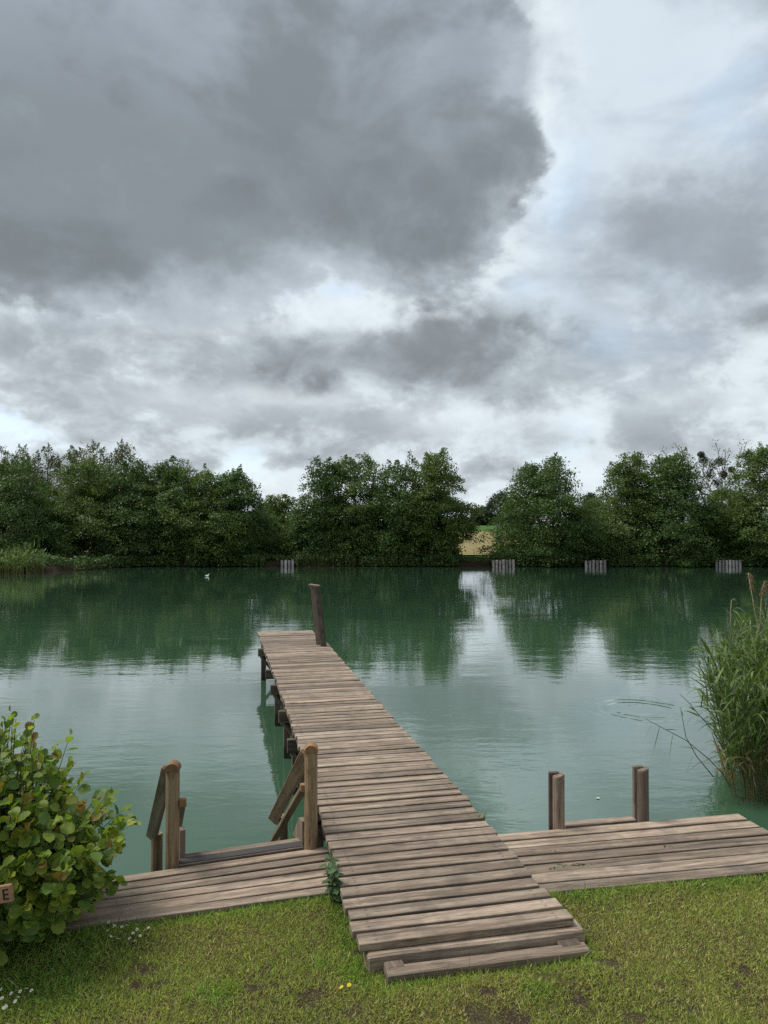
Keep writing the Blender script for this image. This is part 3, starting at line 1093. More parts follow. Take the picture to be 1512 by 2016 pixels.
AX2 = (axis_pts[2] - axis_pts[1]).normalized()
bend = axis_pts[1]


def edge_at(poly, Y, inset, z):
    """a point on an edge polyline at depth Y, moved inward along the boards"""
    for a, b in zip(poly[:-1], poly[1:]):
        if min(a.y, b.y) - 1e-6 <= Y <= max(a.y, b.y) + 1e-6:
            p = a.lerp(b, (Y - a.y) / (b.y - a.y))
            return Vector((p.x, p.y, z)) + BD * inset
    p = poly[0] if abs(poly[0].y - Y) < abs(poly[-1].y - Y) else poly[-1]
    return Vector((p.x, p.y, z)) + BD * inset


zs = DECK - 0.052
yL = [LEFT[0].y - 0.1, edge_at(LEFT, 7.4, 0, 0).y, 4.15]
for poly, ins in ((LEFT, 0.07), (RIGHT, -0.07)):
    ys = [poly[0].y - 0.06, 11.0, 7.6, 6.0, 4.3]
    for i in range(4):
        timber('stringer', edge_at(poly, ys[i] - (0.002 if i else 0), ins, zs), edge_at(poly, ys[i + 1], ins, zs), 0.06, 0.13, W_DARK, jetty)
mids = [edge_at(LEFT, y, 0, zs).lerp(edge_at(RIGHT, y, 0, zs), 0.5) for y in (15.0, 8.0, 4.4)]
for i in range(2):
    timber('stringer', mids[i], mids[i + 1], 0.06, 0.13, W_DARK, jetty)
zb = zs - 0.133
for Y, wide in ((14.75, 0.10), (12.55, 0.085), (11.35, 0.09), (9.75, 0.085), (8.45, 0.11), (7.35, 0.085), (6.5, 0.10)):
    l = edge_at(LEFT, Y, -0.05, zb)
    rr = cross(RIGHT, l, BD)
    rr.z = zb
    timber('cross_beam', l, rr + BD * 0.05, 0.07, 0.16, W_DARK, jetty)
    if Y in (12.55, 7.35):
        continue
    for side, base in ((1, l), (-1, rr)):
        p = base + BD * (0.10 * side) + Vector((0, 0.09, 0))
        mb = MB()
        h = wide / 2
        V = []
        for z in (-1.35, 0.0, zb - 0.002 + 0.12):
            for (sx, sy) in ((-h, -h), (h, -h), (h, h), (-h, h)):
                q = BD * sx + Vector((-BD.y, BD.x, 0)) * sy
                V.append((q.x, q.y, z))
        mb.add(V, [(0, 1, 5, 4), (1, 2, 6, 5), (2, 3, 7, 6), (3, 0, 4, 7), (4, 5, 9, 8), (5, 6, 10, 9), (6, 7, 11, 10), (7, 4, 8, 11), (8, 9, 10, 11), (3, 2, 1, 0)])
        mb.build('support_post', W_DARKZ, jetty, loc=Vector((p.x, p.y, 0)) - jetty.location)
    # slanting brace on the pond side
    timber('brace', l + BD * 0.06 + Vector((0, -0.02, -0.16)), l + BD * 0.42 + Vector((0, -0.03, -0.62)), 0.05, 0.09, W_DARK, jetty, up=Vector((0, -1, 0.2)))

# near end: heavy sill beam, two blocks and the low step board
bl, br = on_z(724, 1884, 0.80), on_z(1153, 1831, 0.80)
n_in = Vector((-BD.y, BD.x, 0))
timber('sill_beam', bl + n_in * 0.075, br + n_in * 0.075, 0.15, 0.16, W_DECK, jetty, bev=0.012, wob=0.006)
step = tag(empty('step_board', on_z(960, 1905, LAWN)), 'low wooden step lying in the grass at the foot of the jetty', 'step')
sl, sr = on_z(764, 1920, 0.765), on_z(1164, 1869, 0.765)
timber('tread', sl + n_in * 0.042, sr + n_in * 0.042, 0.085, 0.07, W_PLAT, step, bev=0.008, wob=0.003)
timber('block', sl + n_in * 0.05 + BD * 0.055 + Vector((0, 0, .003)), sl + n_in * 0.122 + BD * 0.055 + Vector((0, 0, .003)), 0.11, 0.10, W_DARK, step, bev=0.008)
timber('block', sr + n_in * 0.05 - BD * 0.09 + Vector((0, 0, .004)), sr + n_in * 0.122 - BD * 0.09 + Vector((0, 0, .004)), 0.13, 0.10, W_DARK, step, bev=0.008)

# leaning ladder post at the far right corner of the jetty
lp = on_z(641, 1272, DECK)
post = tag(empty('ladder_post', lp), 'leaning grey post of two planks with a cap at the far end of the jetty', 'post')
Yp = lp.y
b0, b1 = on_y(644, 1277, Yp), on_y(624, 1154, Yp - 0.05)
timber('upright', b0 - Vector((0, 0, 0.5)), b1, 0.115, 0.05, W_DARK, post, up=Vector((0.35, -1, 0)), wob=0.003)
c0, c1 = on_y(631, 1264, Yp + 0.16), on_y(614, 1155, Yp + 0.10)
timber('upright', c0 - Vector((0, 0, 0.5)), c1, 0.10, 0.05, W_DARK, post, up=Vector((-0.8, -1, 0)), wob=0.003)
ct = b1.lerp(c1, 0.5) + Vector((0, 0, 0.035))
timber('cap', ct - BD * 0.10 + Vector((0, .04, .012)), ct + BD * 0.10 + Vector((0, -.04, -.012)), 0.17, 0.04, W_PLAT, post)

# ---------------------------------------------------------------- platforms on either side
PZ = 0.742


def platform(name, label, far_l, far_r, near_l, near_r, n, gap, supports):
    root = tag(empty(name, (near_l + near_r) / 2 - Vector((0, 0, PZ))), label, 'platform', 'bank platforms')
    for i in range(n):
        f0, f1 = i / n, (i + 1) / n
        a0, a1 = far_l.lerp(near_l, f0), far_l.lerp(near_l, f1)
        c0, c1 = far_r.lerp(near_r, f0), far_r.lerp(near_r, f1)
        a, b = (a0 + a1) / 2, (c0 + c1) / 2
        w = ((a1 - a0).length + (c1 - c0).length) / 2
        d = (b - a).normalized()
        w *= abs((a1 - a0).normalized().cross(d).length)
        timber('plank', a + Vector((0, 0, random.uniform(-.003, .003))), b + Vector((0, 0, random.uniform(-.003, .003))), w - gap(i), 0.045, W_PLAT, root, bev=0.0035, wob=0.002)
    for f in supports:
        timber('bearer', far_l.lerp(far_r, f) - Vector((0, 0, .05)), near_l.lerp(near_r, f) - Vector((0, 0, .05)), 0.06, 0.1, W_DARK, root)
        p = far_l.lerp(far_r, f).lerp(near_l.lerp(near_r, f), 0.12)
        mb = MB().tube([(0, 0, -1.3), (0, 0, PZ - 0.155)], 0.06, 10)
        mb.build('support_post', W_DARKZ, root, smooth=False, loc=Vector((p.x, p.y, 0)) - root.location)
    return root


def extend(a, b, f):
    return b + (a - b) * f


pl_far_r, pl_far_l = on_z(643, 1664, PZ), on_z(215, 1727, PZ)
pl_near_r, pl_near_l = on_z(668, 1757, PZ), on_z(200, 1820, PZ)
pl_far_l, pl_near_l = extend(pl_far_l, pl_far_r, 1.18), extend(pl_near_l, pl_near_r, 1.18)
plat_l = platform('bank_platform', 'plank platform left of the jetty with the handrailed steps', pl_far_l, pl_far_r, pl_near_l, pl_near_r, 6, lambda i: .006 if i == 4 else .026, (.1, .5, .93))
pr_far_l, pr_far_r = on_z(985, 1641, PZ), on_z(1451, 1601, PZ)
pr_near_l, pr_near_r = on_z(1085, 1757, PZ), on_z(1640, 1706, PZ)
pr_far_l, pr_near_l = extend(pr_far_l, pr_far_r, 1.06), extend(pr_near_l, pr_near_r, 1.05)
plat_r = platform('bank_platform', 'plank platform right of the jetty with two short mooring posts', pr_far_l, pr_far_r, pr_near_l, pr_near_r, 7, lambda i: .006 if i == 5 else .024, (.12, .5, .9))
# narrow lighter plank outside the right platform, between the short posts
q0, q1 = on_z(1113, 1626, PZ - .004), on_z(1252, 1614, PZ - .004)
timber('edge_plank', q0 + Vector((0, .045, 0)), q1 + Vector((0, .045, 0)), 0.085, 0.04, W_PLAT, plat_r)

# ---------------------------------------------------------------- short mooring posts
def mooring(label, px, base_py, top_py, plank_dx):
    b = on_z(px, base_py, PZ)
    h = (base_py - top_py) / 1400 * b.y * 1.0
    root = tag(empty('mooring_post', b), label, 'post', 'short posts on the right platform')
    r = 0.0475
    mb = MB()
    n = 16
    V, F = [], []
    for (z, k) in ((-0.03, 1.0), (h * .5, .99), (h - 0.012, 1.0), (h, 0.93)):
        for j in range(n):
            a = 2 * math.pi * j / n
            yy = min(math.sin(a) * r, r * 0.62)                       # flat on the pond side
            V.append((math.cos(a) * r * k, yy * k, z + (0.012 * math.cos(a) if z > h * .8 else 0)))
    for i in range(3):
        for j in range(n):
            F.append((i * n + j, i * n + (j + 1) % n, (i + 1) * n + (j + 1) % n, (i + 1) * n + j))
    F.append(tuple(range(3 * n, 4 * n)))
    mb.add(V, F)
    mb.build('round_post', W_POST2, root, rot=(0, 0, 0.12))
    a = b + Vector((plank_dx, 0.055, -0.4))
    timber('back_plank', a, a + Vector((0, 0, 0.4 + h + 0.012)), 0.085, 0.04, W_POST2X, root, up=Vector((0.0, 1, 0)), bev=0.005)
    return root


W_POST2 = wood_mat('weathered_post_wood', (.07, .048, .034), (.165, .118, .086), (.27, .205, .155), 2, stain=(.06, .045, .035))
W_POST2X = wood_mat('weathered_post_plank_wood', (.06, .042, .031), (.13, .095, .07), (.22, .17, .13), 0, stain=(.05, .04, .03))
mooring('short round post backed by a plank, nearer the jetty', 1100, 1628, 1527, -0.028)
mooring('short round post backed by a plank, nearer the reeds', 1266, 1612, 1515, -0.026)

# ---------------------------------------------------------------- handrailed steps into the water
steps = tag(empty('pond_steps', (-1.0, 5.4, 0)), 'wooden steps going down into the pond from the left platform, with a grey grip strip', 'steps')
t0, t1 = on_z(352, 1703, PZ + .004), on_z(598, 1667, PZ + .004)
tn = Vector((-(t1 - t0).y, (t1 - t0).x, 0)).normalized()
timber('tread', t0 + tn * 0.085, t1 + tn * 0.085, 0.17, 0.045, W_PLAT, steps)
timber('grip_strip', t0 + tn * 0.05 + Vector((0, 0, .006)), t1 + tn * 0.05 + Vector((0, 0, .006)), 0.085, 0.008, M_GRIP, steps, bev=0.002)
for k in range(1, 5):
    dz, dn = -0.2 * k, 0.24 * k
    timber('tread', t0 + tn * (0.085 + dn) + Vector((0, 0, dz)), t1 + tn * (0.085 + dn) + Vector((0, 0, dz)), 0.2, 0.045, W_PLAT, steps)
for e in (t0, t1):
    timber('stair_stringer', e + tn * 0.19 + Vector((0, 0, -0.06)), e + tn * 1.2 + Vector((0, 0, -0.9)), 0.045, 0.16, W_DARK, steps)


def round_top_post(root, base, h, r):
    """round post whose top is cut to a half-round cap of fresher wood"""
    n = 16
    V, F = [], []
    for z in (-0.25, h * .45, h):
        for j in range(n):
            a = 2 * math.pi * j / n
            V.append((math.cos(a) * r * (1.0 if z < h else .985), math.sin(a) * r * (1.0 if z < h else .985), z))
    for i in range(2):
        for j in range(n):
            F.append((i * n + j, i * n + (j + 1) % n, (i + 1) * n + (j + 1) % n, (i + 1) * n + j))
    F.append(tuple(range(2 * n, 3 * n)))
    return link('newel_post', pymesh('newel_post', V, F, False), W_POST, root, loc=Vector(base) - root.location)


def half_disc(root, c, r, depth, yaw):
    """rounded end of the handrail seen above the post"""
    n = 12
    V = []
    for y in (-depth / 2, depth / 2):
        for j in range(n + 1):
            a = math.pi * j / n
            V.append((math.cos(a) * r, y, math.sin(a) * r * 1.05))
    F = [tuple(range(n + 1))[::-1], tuple(range(n + 1, 2 * n + 2))]
    for j in range(n):
        F.append((j, j + 1, n + 2 + j, n + 1 + j))
    F.append((0, n + 1, 2 * n + 1, n))
    return link('rail_end', pymesh('rail_end', V, [f[::-1] for f in F]), W_END, root, loc=Vector(c) - root.location, rot=(0, 0, yaw))


def handrail(label, base_px, base_py, top_py, low_px, low_top_py, low_Y, rail_top, rail_low, mid_top, mid_low, skirt, r):
    b = on_z(base_px, base_py, PZ)
    root = tag(empty('stair_handrail', b), label, 'handrail', 'handrails of the pond steps')
    h = (base_py - top_py) / 1400 * b.y
    pst = round_top_post(root, b, h - r * 0.95, r)
    half_disc(root, b + Vector((0.0, 0.0, h - r * 0.95 + .001)), r * 1.06, r * 2.0, 0.1)
    lowp = on_y(low_px, low_top_py, low_Y)
    mb = MB().tube([(0, 0, -1.4 - lowp.z), (0, 0, -0.4), (0, 0, 0)], r * 0.98, 14)
    mb.build('lower_post', W_POST, root, loc=lowp - root.location)
    a = on_y(*rail_top, b.y + 0.03)
    e = on_y(*rail_low, low_Y + 0.06)
    side = Vector((e.y - a.y, -(e.x - a.x), 0)).normalized()
    d = (e - a).normalized()
    timber('top_rail', a, e, 0.10, 0.036, W_RAIL, root, up=side.cross(d) * 0.35 + side * 0.94 if False else (side * (0.55 if a.x > -1 else 0.55) + Vector((0, -0.35, 0.75))), bev=0.005)
    a2 = on_y(*mid_top, b.y + 0.02)
    e2 = on_y(*mid_low, low_Y - 0.1)
    timber('mid_rail', a2, e2, 0.05, 0.05, W_RAIL, root, up=Vector((0.3, -0.3, 1)))
    link('rail_end', beam_mesh('rail_end', 0.05, 0.05, 0.055, 0.004), W_END, root, loc=a2 - root.location + Vector((0.0, -0.012, 0.012)), rot=(0, 0, 0.3))
    # upright skirting board beside the tread
    V, F = [], []
    p = [on_z(*skirt[0], PZ - .02), on_z(*skirt[1], PZ - .02)]
    hh = skirt[2]
    q = (p[1] - p[0]).normalized()
    back = Vector((-q.y, q.x, 0))
    L = skirt[3]
    for w in (p[0], p[1]):
        for (s, z) in ((0, 0), (L, 0), (L * 0.35, hh), (0, hh)):
            v = w + back * s + Vector((0, 0, z)) - b
            V.append(tuple(v))
    F = [(0, 1, 2, 3), (7, 6, 5, 4), (0, 4, 5, 1), (1, 5, 6, 2), (2, 6, 7, 3), (3, 7, 4, 0)]
    link('skirting_board', pymesh('skirting_board', V, F), W_POST2, root)
    return root


handrail('handrail beside the bush, brown post with half round orange end', 339, 1703, 1506, 309, 1640, 6.15, (334, 1513), (301, 1646), (361, 1574), (352, 1630), ((354, 1697), (365, 1695), .225, .2), 0.049)
handrail('handrail beside the jetty, yellowish post with half round end', 612, 1667, 1470, 556, 1606, 6.5, (606, 1480), (540, 1612), (598, 1545), (537, 1652), ((595, 1667), (605, 1665), .19, .24), 0.050)

# ---------------------------------------------------------------- leaf strips, reeds, grass
def strips(B, Dv, L, droop, W, nseg, r, taper='blade', side=None):
    """ribbons from B along Dv, bending down; returns V, F, s (0..1 along the ribbon per vertex)"""
    n = len(B)
    Dv = Dv / np.linalg.norm(Dv, axis=1, keepdims=True)
    if side is None:
        A = r.normal(size=(n, 3))
        A[:, 2] *= 0.3
        side = np.cross(Dv, A)
    side = side / (np.linalg.norm(side, axis=1, keepdims=True) + 1e-9)
    ss = np.linspace(0, 1, nseg + 1)
    V = np.empty((n, nseg + 1, 2, 3))
    for i, s in enumerate(ss):
        c = B + Dv * (L * s)[:, None]
        c[:, 2] -= droop * L * s * s
        if taper == 'blade':
            w = W * (1 - s) ** 0.7 + 0.0002
        elif taper == 'leaf':
            w = W * (np.interp(s, [0, .12, .4, .75, 1], [.35, .8, 1, .6, .03]))
        else:
            w = W * (1 - 0.55 * s)
        V[:, i, 0] = c - side * (w / 2)[:, None]
        V[:, i, 1] = c + side * (w / 2)[:, None]
    b = np.arange(n)[:, None] * (nseg + 1) * 2
    F = np.concatenate([np.stack([b + 2 * i, b + 2 * i + 1, b + 2 * i + 3, b + 2 * i + 2], -1) for i in range(nseg)], 1).reshape(-1, 4)
    s = np.broadcast_to(ss[None, :, None], (n, nseg + 1, 2)).reshape(-1)
    return V.reshape(-1, 3), F, s


def join(parts):
    V, F, C, off = [], [], [], 0
    for v, f, c in parts:
        V.append(v); F.append(f + off); C.append(c)
        off += len(v)
    return np.concatenate(V), np.concatenate(F), np.concatenate(C)


L_TINT = leaf_mat('reed_and_grass', (0, 0, 0), (0, 0, 0), 0.3, 0.5, attr=True)
L_GRASS = leaf_mat('lawn_grass', (0, 0, 0), (0, 0, 0), 0.42, 0.6, attr=True, spec=0.15)


def percol(n, k, cols, r, jit=0.15):
    """a colour per ribbon, repeated for its k vertices"""
    c = cols[r.randint(len(cols), size=n)] * (1 + jit * r.normal(size=(n, 1)))
    return np.repeat(np.clip(c, 0.003, 1), k, axis=0)


GREENS = np.array([(.075, .125, .03), (.06, .105, .026), (.095, .145, .04), (.05, .09, .028), (.11, .15, .045)])
STRAW = np.array([(.23, .17, .08), (.28, .21, .11), (.17, .12, .06), (.2, .16, .08)])


def reed_stand(name, label, X, Y, H, lean, seed, leaves=7, lw=0.020, ll=0.42, stems=0.009, cat='reeds', dead=0.0, cols=GREENS):
    r = np.random.RandomState(seed)
    n = len(X)
    B = np.stack([X, Y, np.full(n, -0.15)], 1)
    D = np.stack([lean[:, 0], lean[:, 1], np.ones(n)], 1) + r.normal(0, .07, (n, 3)) * np.array([1, 1, 0])
    D /= np.linalg.norm(D, axis=1, keepdims=True)
    parts = []
    v, f, s = strips(B, D, H * 0.93, np.full(n, 0.03), np.full(n, stems), 4, r, 'stem')
    stemc = np.where((s < 0.22)[:, None], percol(n, 10, STRAW, r), percol(n, 10, cols * .9, r))
    parts.append((v, f, stemc))
    m = n * leaves
    i = np.repeat(np.arange(n), leaves)
    t = r.uniform(0.2, 0.98, m)
    P = B[i] + D[i] * (H[i] * 0.93 * t)[:, None]
    P[:, 2] -= 0.03 * H[i] * t * t
    a = r.uniform(0, 6.28, m)
    up = r.uniform(0.55, 1.7, m)
    LD = np.stack([np.cos(a), np.sin(a), up], 1) + D[i] * 0.4
    LD[:, :2] += lean[i] * 1.2
    side = np.stack([-np.sin(a), np.cos(a), r.normal(0, .4, m)], 1)
    v, f, s = strips(P, LD, ll * r.uniform(.55, 1.25, m) * np.where(t > .9, .8, 1), r.uniform(0.1, 0.85, m), lw * r.uniform(.6, 1.3, m), 5, r, 'leaf', side)
    lc = percol(m, 12, cols, r, .2)
    dm = np.repeat((r.rand(m) < dead * (1.3 - t)) | (t < 0.3), 12)
    lc[dm] = percol(m, 12, STRAW * .7, r)[dm]
    parts.append((v, f, lc))
    # old broken stems low down
    k = n // 2
    j = r.randint(n, size=k)
    v, f, s = strips(B[j] + r.normal(0, .05, (k, 3)) * np.array([1, 1, 0]), D[j] + r.normal(0, .22, (k, 3)) * np.array([1, 1, 0]), H[j] * r.uniform(.25, .6, k), r.uniform(0, .15, k), np.full(k, stems * .9), 4, r, 'stem')
    parts.append((v, f, percol(k, 10, STRAW * .5, r)))
    V, F, C = join(parts)
    o = link(name, npmesh(name, V, F, col=C), L_TINT)
    return tag(o, label, cat, kind='stuff')


r0 = np.random.RandomState(71)
n = 760
YY = r0.uniform(8.15, 11.2, n)
xl = 756 + 0 * YY
# the left front of the bed bows; denser to the right
ed = (1418 - 756) / 1400 * YY + 0.10
XX = ed + (r0.beta(1.1, 1.9, n)) * 2.3
ln = np.stack([-0.16 * np.exp(-(XX - ed) / .35) + r0.normal(0, .05, n), r0.normal(-.03, .06, n)], 1)
HH = r0.uniform(1.35, 2.0, n) + 0.45 * np.clip((XX - ed) / .6, 0, 1)
reed_stand('reed_bed', 'tall green reeds standing in the water by the right photo edge', XX, YY, HH, ln, 72, leaves=9, lw=.026, ll=.46)
# far left bank reeds and the dark rushes under the middle clump
n = 420
XX = r0.uniform(-31.5, -24.2, n)
YY = far_shore(XX) - r0.uniform(0.0, 2.0, n) * sstep(-XX, 23.8, 25)
reed_stand('far_reed_bed', 'pale green reeds on the far bank at the left photo edge', XX, YY, r0.uniform(1.5, 2.5, n), r0.normal(0, .05, (n, 2)), 73, leaves=6, lw=.045, ll=.6, stems=.03, cols=GREENS * 1.25)
n = 380
XX = r0.uniform(-7.2, -2.4, n)
reed_stand('dark_rush_bed', 'dark green rushes at the waterline under the middle clump', XX, far_shore(XX) - r0.uniform(0, .7, n), r0.uniform(.7, 1.6, n), r0.normal(0, .08, (n, 2)), 74, leaves=4, lw=.04, ll=.5, stems=.03, cols=GREENS * .55)


def lone_reed(label, pts, Y, leaves, seed, plume=False, dead=False, name='leaning_reed', group='single reeds leaning out of the reed bed'):
    """one reed: a curved stem through the given points, and its leaves as separate parts"""
    r = np.random.RandomState(seed)
    P = [on_y(x, y, Y + 0.12 * i / len(pts)) for i, (x, y) in enumerate(pts)]
    base = Vector((P[0].x, P[0].y, 0))
    root = tag(empty(name, base), label, 'reed', group)
    Q = [p - base for p in P]
    MB().tube(Q, [0.006 * (1 - .6 * i / len(Q)) for i in range(len(Q))], 5).build('stem', M_STRAW if dead else M_REED, root, smooth=True)
    for (x0, y0, x1, y1, w) in leaves:
        a = on_y(x0, y0, Y + .03) - base
        b = on_y(x1, y1, Y - .08) - base
        d = np.array([b - a])
        L = np.linalg.norm(d, axis=1)
        d[0, 2] += L[0] * .12
        v, f, s = strips(np.array([a]), d, L, np.array([.12]), np.array([w * .006]), 6, r, 'leaf', side=np.array([[.35, -.5, .75]]))
        c = percol(1, 14, (STRAW if dead else GREENS * .75), r)
        link('leaf', npmesh('leaf', v, f, col=c), L_TINT, root)
    if plume:
        k = 160
        t = r.rand(k)
        tip, pre = np.array(Q[-1]), np.array(Q[-2])
        d0 = (tip - pre) / np.linalg.norm(tip - pre)
        B = tip - d0 * (t * .2)[:, None]
        D = np.stack([r.normal(.5, .4, k), r.normal(0, .4, k), r.normal(.2, .4, k)], 1)
        v, f, s = strips(B, D, .07 * r.uniform(.4, 1.2, k), np.full(k, .8), np.full(k, .005), 2, r)
        link('plume', npmesh('plume', v, f, col=percol(k, 6, np.array([(.2, .12, .085), (.27, .18, .13)]), r)), L_TINT, root)
    return root


M_REED = plain_mat('reed_stem', (.055, .075, .03), 0.6, 20, .4)
M_STRAW = plain_mat('dry_reed_stem', (.36, .29, .17), 0.7, 20, .35)
lone_reed('lowest reed leaning far left over the water with hanging leaves', [(1425, 1525), (1395, 1494), (1350, 1457), (1310, 1436), (1272, 1416)], 8.3,
          [(1325, 1444, 1318, 1488, 2.6), (1299, 1430, 1287, 1480, 3.6), (1310, 1436, 1336, 1438, 2.2), (1285, 1422, 1270, 1455, 2), (1370, 1475, 1330, 1470, 1.5)], 81)
lone_reed('upright thin reed beside the leaning one, with a dead folded leaf', [(1405, 1530), (1372, 1490), (1350, 1450), (1340, 1394)], 8.25,
          [(1341, 1400, 1345, 1410, 3), (1385, 1500, 1420, 1484, 3.5), (1378, 1502, 1350, 1522, 4), (1350, 1455, 1340, 1470, 2), (1365, 1487, 1350, 1526, 2)], 82)
lone_reed('arched reed with a fan of dark leaves above the leaning one', [(1430, 1485), (1405, 1440), (1380, 1412), (1358, 1385), (1338, 1366)], 8.4,
          [(1376, 1410, 1346, 1398, 4), (1370, 1400, 1354, 1390, 4), (1380, 1395, 1386, 1352, 5), (1384, 1395, 1368, 1430, 2.5), (1362, 1410, 1350, 1432, 3), (1395, 1380, 1382, 1310, 2)], 83)
lone_reed('broad leaved reed standing tallest at the left side of the bed', [(1425, 1400), (1412, 1320), (1400, 1290), (1376, 1250)], 8.6,
          [(1402, 1294, 1374, 1248, 8), (1425, 1310, 1408, 1262, 5), (1405, 1330, 1424, 1292, 6), (1392, 1335, 1375, 1365, 2.5)], 84)
lone_reed('straight dry stalk with a small brown plume at the right photo edge', [(1520, 1320), (1500, 1270), (1487, 1210), (1473, 1128)], 8.8, [], 85, True, True, 'dry_reed_stalk', 'dry plumed stalks above the reed bed')
lone_reed('dry stalk with a drooping feathery plume at the right photo edge', [(1496, 1250), (1498, 1195), (1500, 1160), (1506, 1144)], 8.7, [], 86, True, True, 'dry_reed_stalk', 'dry plumed stalks above the reed bed')
lone_reed('hooked pale stalk at the left top of the reed bed', [(1440, 1260), (1438, 1210), (1440, 1182), (1446, 1179), (1452, 1190)], 8.8, [], 87, False, True, 'dry_reed_stalk', 'dry plumed stalks above the reed bed')

# ---------------------------------------------------------------- lawn
def inside(poly, X, Y):
    c = np.zeros(len(X), bool)
    m = len(poly)
    for i in range(m):
        x0, y0 = poly[i][0], poly[i][1]
        x1, y1 = poly[(i + 1) % m][0], poly[(i + 1) % m][1]
        h = ((y0 > Y) != (y1 > Y)) & (X < (x1 - x0) * (Y - y0) / (y1 - y0 + 1e-12) + x0)
        c ^= h
    return c


def seg_dist(a, b, X, Y):
    ax, ay, bx, by = a[0], a[1], b[0], b[1]
    t = np.clip(((X - ax) * (bx - ax) + (Y - ay) * (by - ay)) / ((bx - ax) ** 2 + (by - ay) ** 2), 0, 1)
    return np.hypot(X - ax - t * (bx - ax), Y - ay - t * (by - ay))


P_L = [pl_far_l, pl_far_r, pl_near_r, pl_near_l]
P_R = [pr_far_l, pr_far_r, pr_near_r, pr_near_l]
j_l, j_r = on_z(713, 1880, DECK), on_z(1160, 1845, DECK)
P_J = [LEFT[0], RIGHT[0], RIGHT[-1] + Vector((0, 0, 0)), bl + n_in * 0.0 + BD * 1.28, bl, LEFT[-1]]
P_S = [sl, sr, sr + n_in * .3, sl + n_in * .3]
BARE = [(on_z(x, y, LAWN), s) for x, y, s in [(945, 2005, .10), (1005, 2010, .10), (1190, 1905, .09), (1145, 1975, .06), (965, 1965, .05), (1300, 1945, .05), (1250, 2008, .06), (1065, 1935, .05), (615, 1960, .06), (270, 1945, .05)]]
GREENP = [(on_z(x, y, LAWN), s) for x, y, s in [(700, 1915, .16), (790, 1935, .2), (900, 1915, .2), (1060, 1960, .14), (1120, 1880, .16), (630, 1900, .1), (420, 1960, .2)]]


